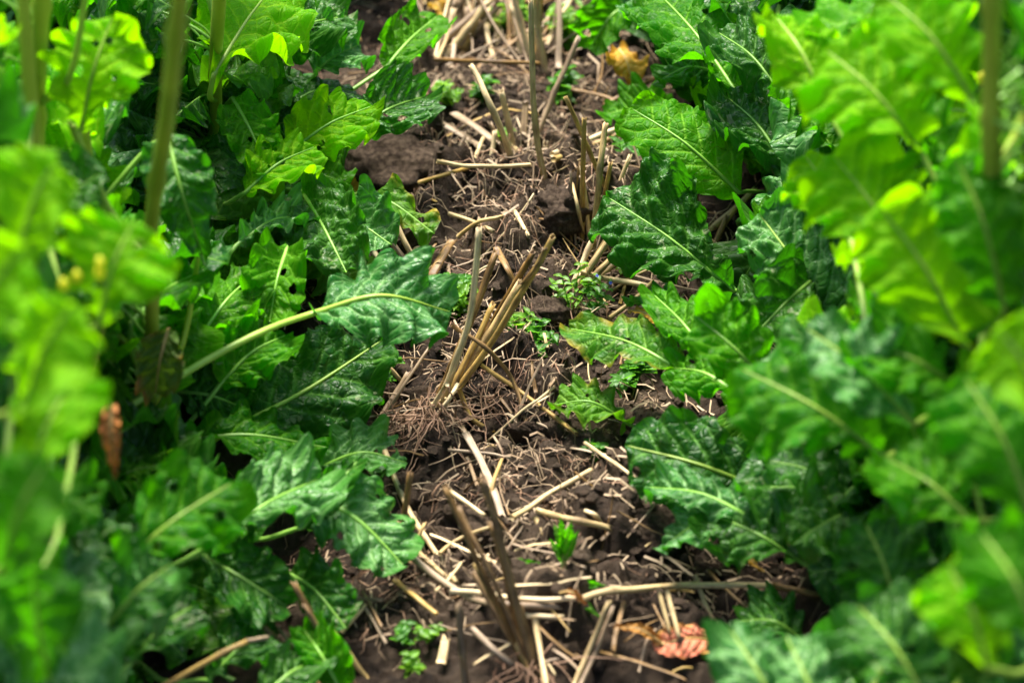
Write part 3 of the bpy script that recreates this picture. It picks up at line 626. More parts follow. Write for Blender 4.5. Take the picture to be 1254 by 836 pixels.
# ------------------------------------------------------------------ leaves
def leaf_geo(C, hint, width, kind, seed, nu=60, nv=37, cup=0.0, ruffle=0.012, savoy=0.0022, edge=0.0, veins=6, vth=1.0, crump=.09):
    """C: midrib curve of the blade; returns blade arrays"""
    r = np.random.RandomState(seed); n = len(C); ruffle = min(ruffle, width * .22); savoy = min(savoy, width * .06)
    T, N, B = frames(C, hint)
    L = np.linalg.norm(np.diff(C, axis=0), axis=1).sum()
    u = np.linspace(0, 1, n)
    if kind == 'lyrate':
        w0 = np.interp(u, [0, .06, .16, .22, .34, .5, .68, .85, .95, 1], [.03, .16, .34, .2, .60, .94, 1, .84, .62, .10])
    elif kind == 'round':
        w0 = np.interp(u, [0, .08, .25, .5, .75, .9, .97, 1], [.06, .42, .86, 1, .90, .68, .44, .10])
    elif kind == 'lance':
        w0 = np.interp(u, [0, .05, .15, .35, .6, .85, 1], [.35, .55, .7, 1, .86, .42, .02])
    else:   # wedge
        w0 = np.interp(u, [0, .1, .2, .4, .6, .8, .93, 1], [.05, .2, .5, .92, 1, .82, .56, .10])
    w0 = np.convolve(np.pad(w0, 2, mode='edge'), [.1, .2, .4, .2, .1], 'valid')
    v = np.linspace(-1, 1, nv)
    U, Vv = np.meshgrid(u, v, indexing='ij')
    ph = r.uniform(0, 50); tf = L / 0.0085
    W = np.zeros_like(U); SW = {'round': .08, 'lance': .05}.get(kind, .14)
    deep = {'round': .08, 'lyrate': .34, 'wedge': .22, 'lance': .06}[kind] * r.uniform(.75, 1.25); nl_ = veins - (1 if kind != 'lyrate' else 0.5)
    for sgn in (-1, 1):
        q = u * tf + ph * sgn
        saw = 1 - np.abs(np.sin(np.pi * q)) ** .7
        lob = 0.16 * vn(u * L / 0.030 + ph, u * 0 + sgn * 7, seed % 97) + 0.10 * vn(u * L / 0.013 + ph, u * 0 + sgn * 3, seed % 89)
        lq = u * nl_ + (0 if sgn > 0 else .4) + .30 * vn(u * 5 + ph, u * 0 + sgn, 33)
        lf = np.abs(np.sin(np.pi * lq)) ** .6
        dp_ = deep * np.interp(u, [0, .3, .7, 1], [1.5, 1.2, .8, .2])
        ww = w0 * (1 - dp_ * (1 - lf) * (.7 + .5 * vn(u * 4 + ph, u * 0 + 3 + sgn, 34))) * (1 + .35 * deep) * (1 + lob - 0.10 * saw + .04)
        W = np.where((Vv * sgn) >= 0, ww[:, None] * width / 2, W)
    Y = Vv * W; X = U * L
    av = np.abs(Vv); aY = np.abs(Y)
    # side veins
    sp_ = L / (veins + .8); a_, b_ = 0.75, 2.2 / max(width, .03)
    s = X - (a_ - SW * .9) * aY - b_ * aY ** 2 * .5 + .05 * sp_ * vn(Y * 120, X * 60, seed % 50)
    off = np.where(Vv > 0, 0.0, 0.45) + r.uniform(0, .3)
    fr = ((s / sp_ + off) % 1); dist = np.minimum(fr, 1 - fr) * sp_
    thick = 0.0011 * vth * (1 - 0.75 * av) * (0.6 + .4 * (1 - U)) + .00025
    vein = np.exp(-(dist / thick) ** 2) * np.clip((1 - av * .95) * 2.2, 0, 1) * np.clip((L - X) / (L * .1), 0, 1)
    mid = np.exp(-(aY / (0.0016 * (1.2 - U))) ** 2)
    vein = np.maximum(vein, mid)
    # forked tertiary veins
    s2 = X + 0.55 * aY; fr2 = ((s2 / (sp_ * .5) + .3 * vn(X * 90, Y * 90, 8)) % 1); d2 = np.minimum(fr2, 1 - fr2) * sp_ * .5
    vein = np.maximum(vein, .4 * np.exp(-(d2 / .0005) ** 2) * np.clip(av * 3, 0, 1) * (1 - av))
    # relief
    bul = savoy * (np.abs(vn(X * 95 + ph, Y * 95, 3)) * 1.5 + .8 * fbm(X * 150, Y * 150 + ph, 4, 2) + 1.0 * np.clip(dist / sp_ * 3, 0, 1)) * np.clip(av * 4, 0, 1)
    ruf = ruffle * 1.25 * av ** 1.8 * (np.sin(U * nl_ * 6.283 + ph + np.where(Vv > 0, 1.7, 0)) * .55 + 1.1 * vn(X * 42 + ph, np.sign(Vv) * 5 + Y * 14, 6) + .6 * vn(X * 105, np.sign(Vv) * 9 + Y * 30, 7))
    kap = cup / max(width, .02)
    if abs(kap) > 1e-3: Yc = np.sin(kap * Y) / kap; Zc = (1 - np.cos(kap * Y)) / kap
    else: Yc, Zc = Y, Y * 0
    lo = crump * width * vn(X / (L * .38) + ph, Y / (width * .45) + 3, 15); lo = lo - lo[:, nv // 2][:, None]; ruf = ruf * np.clip(av * 5, 0, 1)
    Z = Zc + ruf + bul + lo - .0006 * vein
    Xd = 0.12 * ruf
    Xd = Xd + SW * aY * np.clip(1.15 - U, 0, 1) * np.clip(U * 6, 0, 1)
    P = C[:, None] + B[:, None] * Yc[..., None] + N[:, None] * Z[..., None] + T[:, None] * Xd[..., None]
    uv = np.stack([X + seed % 13, Y + .5], -1).reshape(-1, 2)
    F = gridfaces(n, nv)[:, ::-1]
    if width > .03 and r.rand() < .55:
        fx = X.ravel()[F].mean(1); fy = Y.ravel()[F].mean(1); keep = np.ones(len(F), bool)
        for _ in range(r.randint(1, 6)):
            hx, hy, hr = r.uniform(.2, .9) * L, r.uniform(-.4, .4) * width, r.uniform(.0012, .0036)
            keep &= ((fx - hx) ** 2 + ((fy - hy) * r.uniform(.7, 1.4)) ** 2) > hr ** 2
        F = F[keep]
    eg = np.clip((av - .6) * 2.5, 0, 1) * edge + edge * .25 * np.clip(U * 2 - 1.2, 0, 1)
    return P.reshape(-1, 3), F, uv, vein.ravel(), eg.ravel(), N
HERO_ELL = []
def midrib_mesh(C, N, pet, r0, mat):
    """pet: petiole points ending at C[0]"""
    if pet is not None and len(pet) > 1:
        A = catmull(pet, 16); full = np.vstack([A[:-1], C[::2]]); rr = np.concatenate([np.linspace(r0 * 1.25, r0, 15), np.linspace(r0, r0 * .22, len(C[::2]))])
    else: full = C[::2]; rr = np.linspace(r0, r0 * .22, len(full))
    V, F, uv = tube(full, rr, 8, None, .85)
    return mesh('midrib', V, F, M[mat], uv)

PL = []          # plants: root object, stem curve
def add_leaf(root, Cw, hint, width, kind, seed, mat, pet=None, r0=.0018, ribmat='rib', name='leaf', label=None, **kw):
    base = Vector(Cw[0]); n = kw.get('nu', 60); C = catmull([Vector(p) - base for p in Cw], n)
    V, F, uv, ve, eg, N = leaf_geo(C, hint, width, kind, seed, **kw)
    o = link(name, mesh(name, V, F, M[mat], uv, {'vein': ve, 'edge': eg}), root, base - (root.location if root else Vector()))
    if label: o['label'] = label
    pp = None if pet is None else [Vector(p) - base for p in pet] + [Vector((0, 0, 0))]
    link('midrib', midrib_mesh(C, N, pp, r0, ribmat), o)
    return o

# strip edges and near-foliage edges of the photograph, used to keep filler leaves off the strip
yk = [0, 60, 110, 150, 200, 250, 280, 310, 350, 400, 430, 470, 520, 560, 600, 660, 700, 730, 780, 836, 950]
xl = [520, 530, 515, 465, 445, 440, 515, 470, 535, 530, 450, 392, 365, 480, 430, 470, 475, 405, 395, 415, 430]
yk2 = [0, 40, 80, 130, 200, 260, 300, 350, 380, 410, 440, 500, 540, 600, 650, 690, 720, 750, 780, 836, 950]
xr = [705, 725, 755, 790, 860, 880, 900, 850, 830, 800, 780, 760, 770, 800, 830, 880, 1010, 1000, 890, 850, 850]
nlk = [-100, 0, 200, 300, 400, 500, 560, 600, 700, 836, 950]; nl = [110, 120, 110, 170, 150, 120, 110, 200, 190, 140, 140]
nrk = [-100, 0, 150, 300, 350, 420, 500, 560, 650, 750, 836, 950]; nr = [970, 980, 985, 1010, 960, 930, 930, 990, 1030, 1000, 930, 900]
def allowed(p):
    if p[2] < gz(p[0], p[1]) + .004: return False
    x, y, dep = project(p)
    if dep < 1.02: return False
    if np.interp(y, yk, xl) < x < np.interp(y, yk2, xr): return False
    if np.interp(y, nlk, nl) < x < np.interp(y, nrk, nr):
        if dep < np.interp(y, [300, 560, 836], [1.70, 1.66, 1.50]): return False
    if 118 < x < 162 and 485 < y < 590 and dep < 1.54: return False
    if 160 < x < 230 and 395 < y < 488 and dep < 1.70: return False
    if 795 < x < 902 and 195 < y < 325: return False
    if 1192 < x < 1236 and y < 190 and dep < 1.4: return False
    if 25 < x < 68 and y < 200 and dep < 1.7: return False
    if 170 < x < 232 and y < 290 and dep < 1.8: return False
    for cx, cy, rx, ry, dd in HERO_ELL:
        if ((x - cx) / rx) ** 2 + ((y - cy) / ry) ** 2 < 1 and dep < dd + .015: return False
    return True

# plants: left and right rows (x, y, height, label)
PLANTS = [
 (-.30, 1.18, .56, 'very blurred bright rapeseed plant closest to the camera at the left edge'),
 (-.27, 1.36, .50, 'blurred yellow-green rapeseed plant at the lower left, in front of the brown withered stub'),
 (-.25, 1.50, .30, 'rapeseed plant at lower left whose white-veined leaf reaches into the strip above the straw crossing'),
 (-.27, 1.66, .62, 'left rapeseed plant with a thick leaning stem and the big crinkled leaf reaching right'),
 (-.25, 1.84, .34, 'rapeseed plant on the left with whitish curled leaves beside the two white straws'),
 (-.32, 1.80, .66, 'rapeseed plant at the left edge with the tall straight brownish stem'),
 (-.24, 2.02, .40, 'rapeseed plant on the left with a pale green stem and a big backlit yellow-green leaf'),
 (-.30, 2.18, .36, 'dark rapeseed plant behind the tall stems in the upper left'),
 (-.20, 2.30, .30, 'rapeseed plant with a rolled leaf beside the top left of the strip'),
 (-.38, 2.34, .42, 'leafy rapeseed plant in the top left corner'),
 (-.27, 2.52, .34, 'blurred far rapeseed plant behind the rolled leaf'),
 (.31, 1.16, .50, 'very blurred rapeseed plant closest to the camera at the lower right corner'),
 (.25, 1.36, .26, 'low blurred blue-green rapeseed plant at the bottom right in front of the red leaf'),
 (.30, 1.42, .56, 'blurred yellow-green rapeseed plant at the right edge'),
 (.24, 1.58, .36, 'rapeseed plant on the right with the round strongly veined leaf and drooping blue-green leaves'),
 (.29, 1.74, .60, 'rapeseed plant on the right with broad blurred leaves over a dark hollow'),
 (.23, 1.88, .34, 'rapeseed plant on the right with the triangular crinkled leaf pointing into the strip'),
 (.33, 1.94, .68, 'tall rapeseed plant at the upper right with a thick pale stem'),
 (.22, 2.10, .40, 'rapeseed plant on the right with the large smooth bright leaf over straws'),
 (.28, 2.26, .42, 'rapeseed plant in the upper right with dark crumpled leaves'),
 (.20, 2.46, .30, 'rapeseed plant beside the yellow fallen leaf at the top right of the strip'),
 (.36, 2.42, .46, 'leafy rapeseed plant in the top right corner'),
 (.26, 2.62, .38, 'blurred far rapeseed plant beyond the top edge on the right'),
 (-.43, 2.08, .40, 'rapeseed plant behind the tall straight stem at the upper left edge'),
 (-.46, 2.62, .40, 'blurred rapeseed plant far back in the top left corner'),
 (.45, 2.12, .42, 'rapeseed plant behind the thick pale stem at the upper right edge'),
 (.46, 2.66, .42, 'blurred rapeseed plant far back in the top right corner'),
]
STEMPX = {3: [(172, 560, .03), (186, 400, .17), (185, 280, .28), (205, 140, .41), (222, -20, .56), (230, -120, .66)],
          5: [(40, 520, .0), (42, 380, .12), (45, 200, 1.66), (48, 80, 1.60), (54, -40, 1.55), (58, -140, 1.5)],
          6: [(262, 330, .0), (266, 240, .06), (265, 160, .14), (264, 80, .21), (270, -20, .31)],
          17: [(1200, 500, .0), (1210, 330, 1.44), (1213, 200, 1.36), (1214, 80, 1.32), (1216, -40, 1.28), (1222, -160, 1.24)]}
for i, (x, y, h, lab) in enumerate(PLANTS):
    z = gz(x, y)
    if i in STEMPX:
        P = [at(*q) for q in STEMPX[i]]; P[0].z = gz(P[0].x, P[0].y) - .01
        root = thing('rapeseed_plant', lab, 'rapeseed plant', P[0], 'rapeseed plants in the two crop rows')
    else:
        root = thing('rapeseed_plant', lab, 'rapeseed plant', Vector((x, y, z)), 'rapeseed plants in the two crop rows')
        lx, ly = rs.uniform(-.03, .03), rs.uniform(-.03, .03)
        P = [Vector((x, y, z - .01)), Vector((x + lx * .3, y + ly * .2, z + h * .4)), Vector((x + lx, y + ly, z + h))]
    C = catmull(P, 40)
    thick = {3: .0042, 5: .0046, 6: .0044, 17: .0046}.get(i, .0055 if h > .45 else .0045)
    rad = np.linspace(thick * 1.15, thick * .62, 40) if i not in STEMPX else np.full(40, thick)
    rad = rad * (1 + .06 * vn(np.linspace(0, 9, 40) + i, np.zeros(40), 2))
    for nk in (10, 19, 28): rad[nk] *= 1.3
    V, F, uv = tube(C - np.array(root.location), rad, 12)
    link('stem', mesh('stem', V, F, M['stem'], uv), root)
    for kb in range(4 if h > .45 else 3):
        a = rs.uniform(0, 6.28); k0 = rs.randint(2, 22); b0 = Vector(C[k0]); ln = rs.uniform(.08, .2)
        for tr in range(14):
            dv = Vector((math.cos(a) * .45, math.sin(a) * .45, .9)).normalized()
            Cb = catmull([b0, b0 + Vector((dv.x * 1.2, dv.y * 1.2, dv.z * .6)) * ln * .45, b0 + dv * ln], 24)
            if all(allowed(q) for q in Cb[6:]): break
            a += .9
        else: continue
        V, F, uv = tube(Cb - np.array(root.location), np.linspace(.0026, .0014, 24), 8)
        link('branch', mesh('branch', V, F, M['stem' if kb % 2 else 'ribgold'], uv), root)
    PL.append(dict(root=root, C=C, h=h, i=i, x=x, y=y))

def stem_point(pl, zz):
    C = pl['C']; k = int(np.argmin(np.abs(C[:, 2] - zz))); return Vector(C[k])
def nearest_plant(p, side=None):
    best = None
    for pl in PL:
        if (p.x < 0) != (pl['x'] < 0): continue
        k = np.argmin(np.abs(pl['C'][:, 2] - max(0.02, p.z - .03))); q = pl['C'][k]
        dd = math.hypot(q[0] - p.x, q[1] - p.y) + .5 * max(0, p.z - pl['C'][-1][2])
        if best is None or dd < best[0]: best = (dd, pl)
    return best[1]

CAMV = Vector((0, -CP, SP))       # from the scene towards the camera
def hero(b, tt, wpx, kind='round', mat='mid', bend=(0, 0, 0), face=(0, 0, 0), pl=None, seed=None, cup=.6, ruffle=.010, savoy=.0015, edge=0.0, arch=.012, ribmat='rib', r0=.0017, petpx=None, label=None, up=.45, res=(84, 53), veins=6, vth=1.25):
    B_, T_ = at(*b), at(*tt); mid = (B_ + T_) / 2
    nrm = (CAMV * (1 - up) + Vector((0, 0, 1)) * up + Vector(face)).normalized()
    mid = mid + nrm * arch + Vector(bend)
    dep = project((B_ + T_) / 2)[2]; width = wpx * dep / FP
    seed = seed or rs.randint(1e5)
    if pl is None: pl = nearest_plant(B_)
    else: pl = PL[pl]
    if petpx: pet = [at(*q) for q in petpx]; s0 = stem_point(pl, max(pet[0].z - .01, .02)); pet = [s0] + pet
    else:
        s0 = stem_point(pl, max(.02, B_.z - .05)); m1 = (s0 + B_) / 2; tdir = (B_ - mid).normalized(); L = (s0 - B_).length
        pet = [s0, B_ * .45 + s0 * .3 + (B_ + tdir * L * .4) * .25 + Vector((0, 0, -.004))]
    o = add_leaf(pl['root'], [B_, mid, T_], nrm, width, kind, seed, mat, pet, r0, ribmat, label=label, nu=res[0], nv=res[1], cup=cup, ruffle=ruffle, savoy=savoy, edge=edge, veins=veins, vth=vth)
    xs, ys, _ = project(mid); LL = math.hypot(b[0] - tt[0], b[1] - tt[1])
    HERO_ELL.append((xs, ys, max(LL * .40, 20) if abs(b[0] - tt[0]) > abs(b[1] - tt[1]) else wpx * .38, wpx * .38 if abs(b[0] - tt[0]) > abs(b[1] - tt[1]) else LL * .42, dep))
    return o
# left, sharp
hero((385, 383, .115), (552, 382, .085), 132, 'round', 'pale', up=.5, pl=3, petpx=[(160, 496, .12), (260, 437, .13), (330, 402, .125)], r0=.0024, ruffle=.014, cup=-.5, arch=.022, ribmat='ribgold', seed=46, label='big pale crinkled leaf on a thick oblique petiole')
hero((272, 530, .045), (470, 415, .06), 140, 'round', 'old', up=.25, pl=3, r0=.0024, ruffle=.012, cup=.4, ribmat='ribgold', seed=5, vth=2, bend=(0, 0, -.008))
hero((440, 156, .09), (521, 118, .075), 82, 'round', 'old', up=.2, seed=9)
hero((470, 85, .07), (535, 20, .10), 80, 'round', 'mid', up=.1, cup=2.4, ruffle=.008, seed=12, label='rolled leaf with a curled light edge')
hero((350, 190, .12), (455, 130, .12), 84, 'round', 'young', up=.3, seed=14)
hero((415, 236, .05), (532, 286, .035), 62, 'round', 'aged', up=.85, cup=-.9, edge=.8, seed=16)
hero((385, 262, .075), (480, 300, .06), 78, 'round', 'pale', up=.55, seed=60)
hero((290, 300, .12), (382, 266, .12), 66, 'lyrate', 'pale', up=.6, ruffle=.016, seed=18)
hero((370, 235, .10), (425, 335, .09), 100, 'round', 'old', up=.3, seed=19, savoy=.003)
hero((205, 165, 1.70), (250, 318, 1.72), 84, 'lance', 'old', up=.1, savoy=.001, seed=20, arch=.02, ribmat='rib')
hero((352, 302, .12), (330, 395, .10), 74, 'round', 'mid', up=.25, seed=21)
hero((262, 92, .22), (345, -30, .24), 140, 'wedge', 'young', up=.1, seed=22, pl=6, ribmat='ribgold', ruffle=.012, label='big backlit yellow-green leaf')
hero((98, 165, 1.62), (138, 20, 1.6), 118, 'lyrate', 'young', up=.1, seed=23, ribmat='ribgold', ruffle=.014)
hero((300, 236, .15), (385, 180, .15), 76, 'round', 'young', up=.3, seed=24)
hero((330, 60, .15), (425, 20, .13), 100, 'round', 'old', up=.4, seed=25)
hero((370, 110, .10), (440, 55, .09), 86, 'lyrate', 'pale', up=.4, seed=26)
hero((200, 545, .06), (402, 548, .035), 74, 'lyrate', 'mid', up=.7, seed=27, cup=-.4)
hero((392, 572, .02), (497, 566, .025), 66, 'round', 'pale', up=.75, seed=28, cup=-.3)
hero((262, 665, 1.66), (392, 585, 1.72), 100, 'lyrate', 'pale', up=.4, seed=29, ruffle=.014, savoy=.0035, r0=.002, label='deeply crinkled blue-green leaf')
hero((385, 606, 1.74), (494, 692, 1.72), 112, 'round', 'pale', up=.6, seed=30, vth=2.4, cup=-.6, r0=.0026, label='leaf with strong white veins drooping into the strip')
hero((250, 680, .06), (352, 742, .04), 84, 'round', 'old', up=.2, seed=31)
hero((372, 645, .05), (445, 556, .08), 50, 'lance', 'old', up=.1, seed=32, cup=1.0)
hero((140, 700, 1.5), (285, 590, 1.52), 132, 'lyrate', 'mid', up=.3, seed=33, ribmat='ribgold')
hero((350, 700, .03), (425, 770, .02), 74, 'round', 'old', up=.6, seed=34)
hero((240, 420, .11), (318, 330, .11), 80, 'round', 'mid', up=.3, seed=35)
hero((270, 470, .09), (350, 410, .09), 80, 'round', 'mid', up=.4, seed=36)
hero((160, 395, .17), (250, 330, .16), 80, 'round', 'mid', up=.3, seed=37)
hero((220, 480, .07), (300, 500, .06), 70, 'round', 'old', up=.3, seed=38)
hero((285, 120, .18), (330, 210, .15), 76, 'round', 'mid', up=.3, seed=39)
hero((255, 832, .03), (338, 772, .03), 74, 'lyrate', 'old', up=.5, seed=81)
hero((318, 858, .03), (398, 806, .02), 62, 'round', 'old', up=.5, seed=82)
hero((160, 812, 1.55), (238, 740, 1.57), 84, 'lyrate', 'old', up=.4, seed=83)
hero((420, 850, .02), (372, 770, .03), 56, 'round', 'mid', up=.4, seed=84)
hero((230, 620, .05), (330, 640, .05), 80, 'lyrate', 'old', up=.4, seed=85)
# left, near and blurred
for k, (b, tt, wp, m_) in enumerate([((20, 330, 1.30), (70, 190, 1.26), 120, 'young'), ((120, 400, 1.36), (165, 270, 1.34), 130, 'young'), ((30, 500, 1.22), (90, 370, 1.18), 120, 'young'), ((30, 600, 1.24), (100, 450, 1.24), 100, 'young'),
                                     ((0, 700, 1.18), (60, 560, 1.14), 110, 'mid'), ((60, 830, 1.28), (40, 690, 1.22), 110, 'mid'), ((-40, 430, 1.16), (30, 300, 1.13), 110, 'young'), ((70, 660, 1.32), (20, 800, 1.3), 130, 'mid'), ((130, 770, 1.45), (210, 690, 1.45), 100, 'old')]):
    hero(b, tt, wp, 'lyrate' if k % 2 else 'wedge', m_, up=.3, seed=100 + k, ribmat='ribgold', res=(60, 37), ruffle=.016, pl=0 if k in (2, 4, 6) else 1)
# right, sharp
hero((905, 236, .085), (772, 132, .10), 116, 'round', 'fresh', up=.35, seed=51, ruffle=.007, savoy=.0012, pl=18, cup=-.3, r0=.0017, label='large smooth bright leaf with a thin pale midrib')
hero((898, 356, .05), (742, 240, .085), 138, 'lyrate', 'old', up=.25, seed=52, savoy=.004, ruffle=.012, pl=16, label='triangular dark crinkled leaf')
hero((842, 458, .065), (698, 402, .045), 70, 'round', 'aged', up=.5, seed=53, edge=.55, cup=.5, savoy=.001, ruffle=.006, r0=.0016, label='smooth leaf with a yellowing edge')
hero((945, 604, .05), (766, 545, .045), 118, 'round', 'old', up=.3, seed=54, veins=5, vth=2, cup=.3, ruffle=.008, r0=.0022, ribmat='ribgold', pl=14, label='round leaf with strong yellow-green veins')
hero((772, 520, .012), (675, 496, .018), 66, 'round', 'aged', up=.8, seed=55, edge=.5, savoy=.001)
hero((930, 640, .06), (792, 596, .05), 60, 'round', 'pale', up=.6, seed=56, savoy=.0035, cup=-.8)
hero((985, 690, .06), (868, 628, .06), 90, 'lyrate', 'old', up=.3, seed=57, cup=-.5)
hero((900, 640, .05), (808, 672, .025), 60, 'wedge', 'pale', up=.7, seed=58)
hero((1020, 408, 1.82), (930, 262, 1.84), 118, 'round', 'pale', up=.3, seed=59, savoy=.003, r0=.002, ribmat='ribgold', pl=16)
hero((905, 118, .13), (800, -15, .15), 120, 'lyrate', 'mid', up=.3, seed=61, r0=.0019, ribmat='rib', pl=18)
hero((770, 5, .06), (722, 60, .04), 62, 'round', 'mid', up=.5, seed=62)
hero((830, 18, .10), (765, 10, .08), 62, 'round', 'pale', up=.6, ruffle=.018, seed=63)
hero((960, 200, .13), (892, 120, .13), 90, 'round', 'old', up=.3, seed=64, savoy=.004)
hero((960, 120, .17), (880, 40, .17), 90, 'lyrate', 'old', up=.4, seed=65, savoy=.004)
hero((870, 440, .09), (800, 360, .09), 62, 'wedge', 'mid', up=.2, seed=66, cup=1.2)
hero((900, 480, .09), (822, 450, .06), 66, 'round', 'mid', up=.4, seed=67, cup=-.9)
hero((950, 480, 1.72), (850, 385, 1.72), 96, 'lyrate', 'mid', up=.2, seed=68, cup=1.5, ruffle=.016)
hero((1010, 330, .12), (915, 420, .10), 90, 'round', 'old', up=.3, seed=69)
hero((820, 160, .02), (740, 140, .02), 60, 'round', 'mid', up=.8, seed=70)
hero((880, 90, .10), (805, 100, .08), 60, 'round', 'old', up=.6, seed=71)
hero((835, 395, .03), (775, 372, .03), 48, 'round', 'pale', up=.7, seed=72, ruffle=.014)
hero((990, 790, .03), (905, 760, .03), 70, 'round', 'old', up=.7, seed=73)
hero((880, 340, .04), (800, 322, .03), 60, 'round', 'old', up=.5, seed=74, savoy=.003)
# right, near and blurred
for k, (b, tt, wp, m_, pli) in enumerate([
    ((1085, 560, 1.48), (905, 450, 1.5), 150, 'mid', 15), ((1120, 520, 1.46), (985, 400, 1.46), 110, 'pale', 15), ((1060, 400, 1.5), (1130, 560, 1.5), 110, 'mid', 15), ((1110, 330, 1.5), (1020, 190, 1.5), 140, 'young', 17),
    ((1180, 420, 1.42), (1075, 250, 1.4), 150, 'young', 17), ((1230, 380, 1.38), (1170, 190, 1.36), 110, 'mid', 17), ((1130, 190, 1.5), (1010, 60, 1.5), 150, 'young', 17), ((1190, 120, 1.45), (1080, -10, 1.45), 120, 'young', 17),
    ((1260, 620, 1.3), (1180, 460, 1.3), 150, 'mid', 13), ((1270, 500, 1.25), (1220, 400, 1.22), 110, 'young', 13), ((1190, 640, 1.4), (1085, 560, 1.42), 120, 'mid', 13), ((1100, 760, 1.5), (1060, 640, 1.5), 110, 'old', 14),
    ((1210, 820, 1.25), (1160, 690, 1.24), 120, 'young', 11), ((1270, 780, 1.18), (1200, 650, 1.18), 130, 'mid', 11), ((965, 900, 1.42), (893, 768, 1.44), 96, 'pale', 12), ((1010, 900, 1.4), (962, 778, 1.42), 84, 'pale', 12), ((1130, 850, 1.36), (1050, 740, 1.38), 130, 'old', 12),
    ((1010, 130, 1.6), (950, 20, 1.62), 100, 'young', 17), ((1045, 300, 1.62), (985, 190, 1.62), 90, 'young', 17), ((1170, 470, 1.45), (1050, 420, 1.46), 110, 'mid', 15)]):
    hero(b, tt, wp, ('lyrate', 'wedge', 'round')[k % 3], m_, up=.3, seed=200 + k, ribmat='ribgold', res=(60, 37), ruffle=.016, pl=pli, cup=.5 if k % 2 else -.5)

# filler leaves: shared shapes, each a part of its plant
def variant(kind, L, wd, droop, petL, seed, mat, rib, cup):
    n = 48; t = np.linspace(0, 1, n); X = petL + L * t; Z = petL * .55 + L * (.35 * t - droop * t * t)
    C = np.stack([X, .16 * L * math.sin(seed * 2.1) * t * t + .03 * L * np.sin(t * 5 + seed), Z], -1)
    V, F, uv, ve, eg, N = leaf_geo(C, (0, 0, 1), wd, kind, seed, nu=n, nv=31, cup=cup, crump=rs.uniform(.05, .26), ruffle=rs.uniform(.008, .020), savoy=rs.choice([.0006, .0012, .0020, .0028]))
    A = [(0, 0, 0), (petL * .5, 0, petL * .36), tuple(C[0])]
    rb = midrib_mesh(C, N, [Vector(p) for p in A], .0012 if L > .08 else .0009, rib)
    pts = np.vstack([C[::8], V.reshape(n, 31, 3)[::12, [0, 30]].reshape(-1, 3)])
    return mesh('leaf', V, F, M[mat], uv, {'vein': ve, 'edge': eg}), rb, pts
VLOW = [variant(random.choice(('lyrate', 'round', 'wedge')), rs.uniform(.045, .085), rs.uniform(.046, .076), rs.uniform(.3, .95), rs.uniform(.04, .09), 300 + i, ('old', 'mid', 'old', 'pale', 'old', 'fresh', 'aged')[i % 7], 'rib', rs.uniform(-2, 1.8)) for i in range(26)]
VMID = [variant(random.choice(('lyrate', 'round', 'wedge')), rs.uniform(.042, .075), rs.uniform(.040, .064), rs.uniform(.2, .8), rs.uniform(.02, .05), 400 + i, ('mid', 'old', 'fresh', 'old', 'young')[i % 5], 'rib', rs.uniform(-2, 1.8)) for i in range(22)]
VTOP = [variant('lance', rs.uniform(.05, .085), rs.uniform(.025, .042), rs.uniform(0, .6), .006, 500 + i, ('young', 'young', 'mid')[i % 3], 'ribgold', rs.uniform(-.6, 1)) for i in range(9)]
nfill = 0
for pl in PL:
    tgt = 115 if pl['h'] > .45 else 85; got = 0; tries = 0; C = pl['C']; ht = C[-1][2]; az = rs.uniform(0, 6.28)
    while got < tgt and tries < tgt * 9:
        tries += 1; az += 2.399 + rs.uniform(-.3, .3)
        u = rs.rand() ** 1.5 if got > 8 else rs.rand() * .3
        k = min(39, int(1 + u * 38)); p = Vector(C[k]); rel = p.z / max(ht, .01)
        vs = VLOW if p.z < .12 else (VMID if rel < .8 else VTOP)
        bl, rb, pts = vs[rs.randint(len(vs))]
        sc = rs.uniform(.8, 1.2); tilt = rs.uniform(-1.0, .35); roll = rs.uniform(-.5, .5)
        Q = (Matrix.Rotation(az, 4, 'Z') @ Matrix.Rotation(tilt, 4, 'Y') @ Matrix.Rotation(roll, 4, 'X'))
        ok = True
        for q in pts:
            if not allowed(p + Q @ Vector(q) * sc): ok = False; break
        if not ok: continue
        o = link('leaf', bl, pl['root'], p - pl['root'].location); o.rotation_euler = Q.to_euler(); o.scale = (sc, sc, sc)
        link('midrib', rb, o); got += 1
    nfill += got
print('filler leaves', nfill)

# ------------------------------------------------------------------ withered and fallen leaves
def loose_leaf(b, tt, wpx, kind, mat, lab, cat='fallen leaf', up=.6, seed=1, parent=None, rib='ribdry', nm='fallen_leaf', cup=.8, ruffle=.014, edge=.8):
    B_, T_ = at(*b), at(*tt); nrm = (CAMV * (1 - up) + Vector((0, 0, 1)) * up).normalized(); dep = project(B_)[2]
    Cw = [B_, (B_ + T_) / 2 + nrm * .008, T_]; C = catmull([p - B_ for p in Cw], 50)
    V, F, uv, ve, eg, N = leaf_geo(C, nrm, wpx * dep / FP, kind, seed, nu=50, nv=31, cup=cup, ruffle=ruffle, savoy=.0009, edge=edge)
    o = link(nm, mesh(nm, V, F, M[mat], uv, {'vein': ve, 'edge': eg}), parent, B_ - (parent.location if parent else Vector()))
    link('midrib', midrib_mesh(C, N, None, .0012, rib), o)
    if parent is None: tag(o, lab, cat)
    elif lab: o['label'] = lab
    return o
loose_leaf((884, 786, .012), (800, 792, .012), 42, 'round', 'pink', 'pinkish red fallen leaf with yellow edge lying at the bottom right of the strip', seed=3, cup=-.4, ruffle=.002)
loose_leaf((812, 788, .01), (752, 768, .006), 14, 'lance', 'brownleaf', 'shrivelled ochre leaf left of the pinkish fallen leaf', seed=4, cup=2, ruffle=.01)
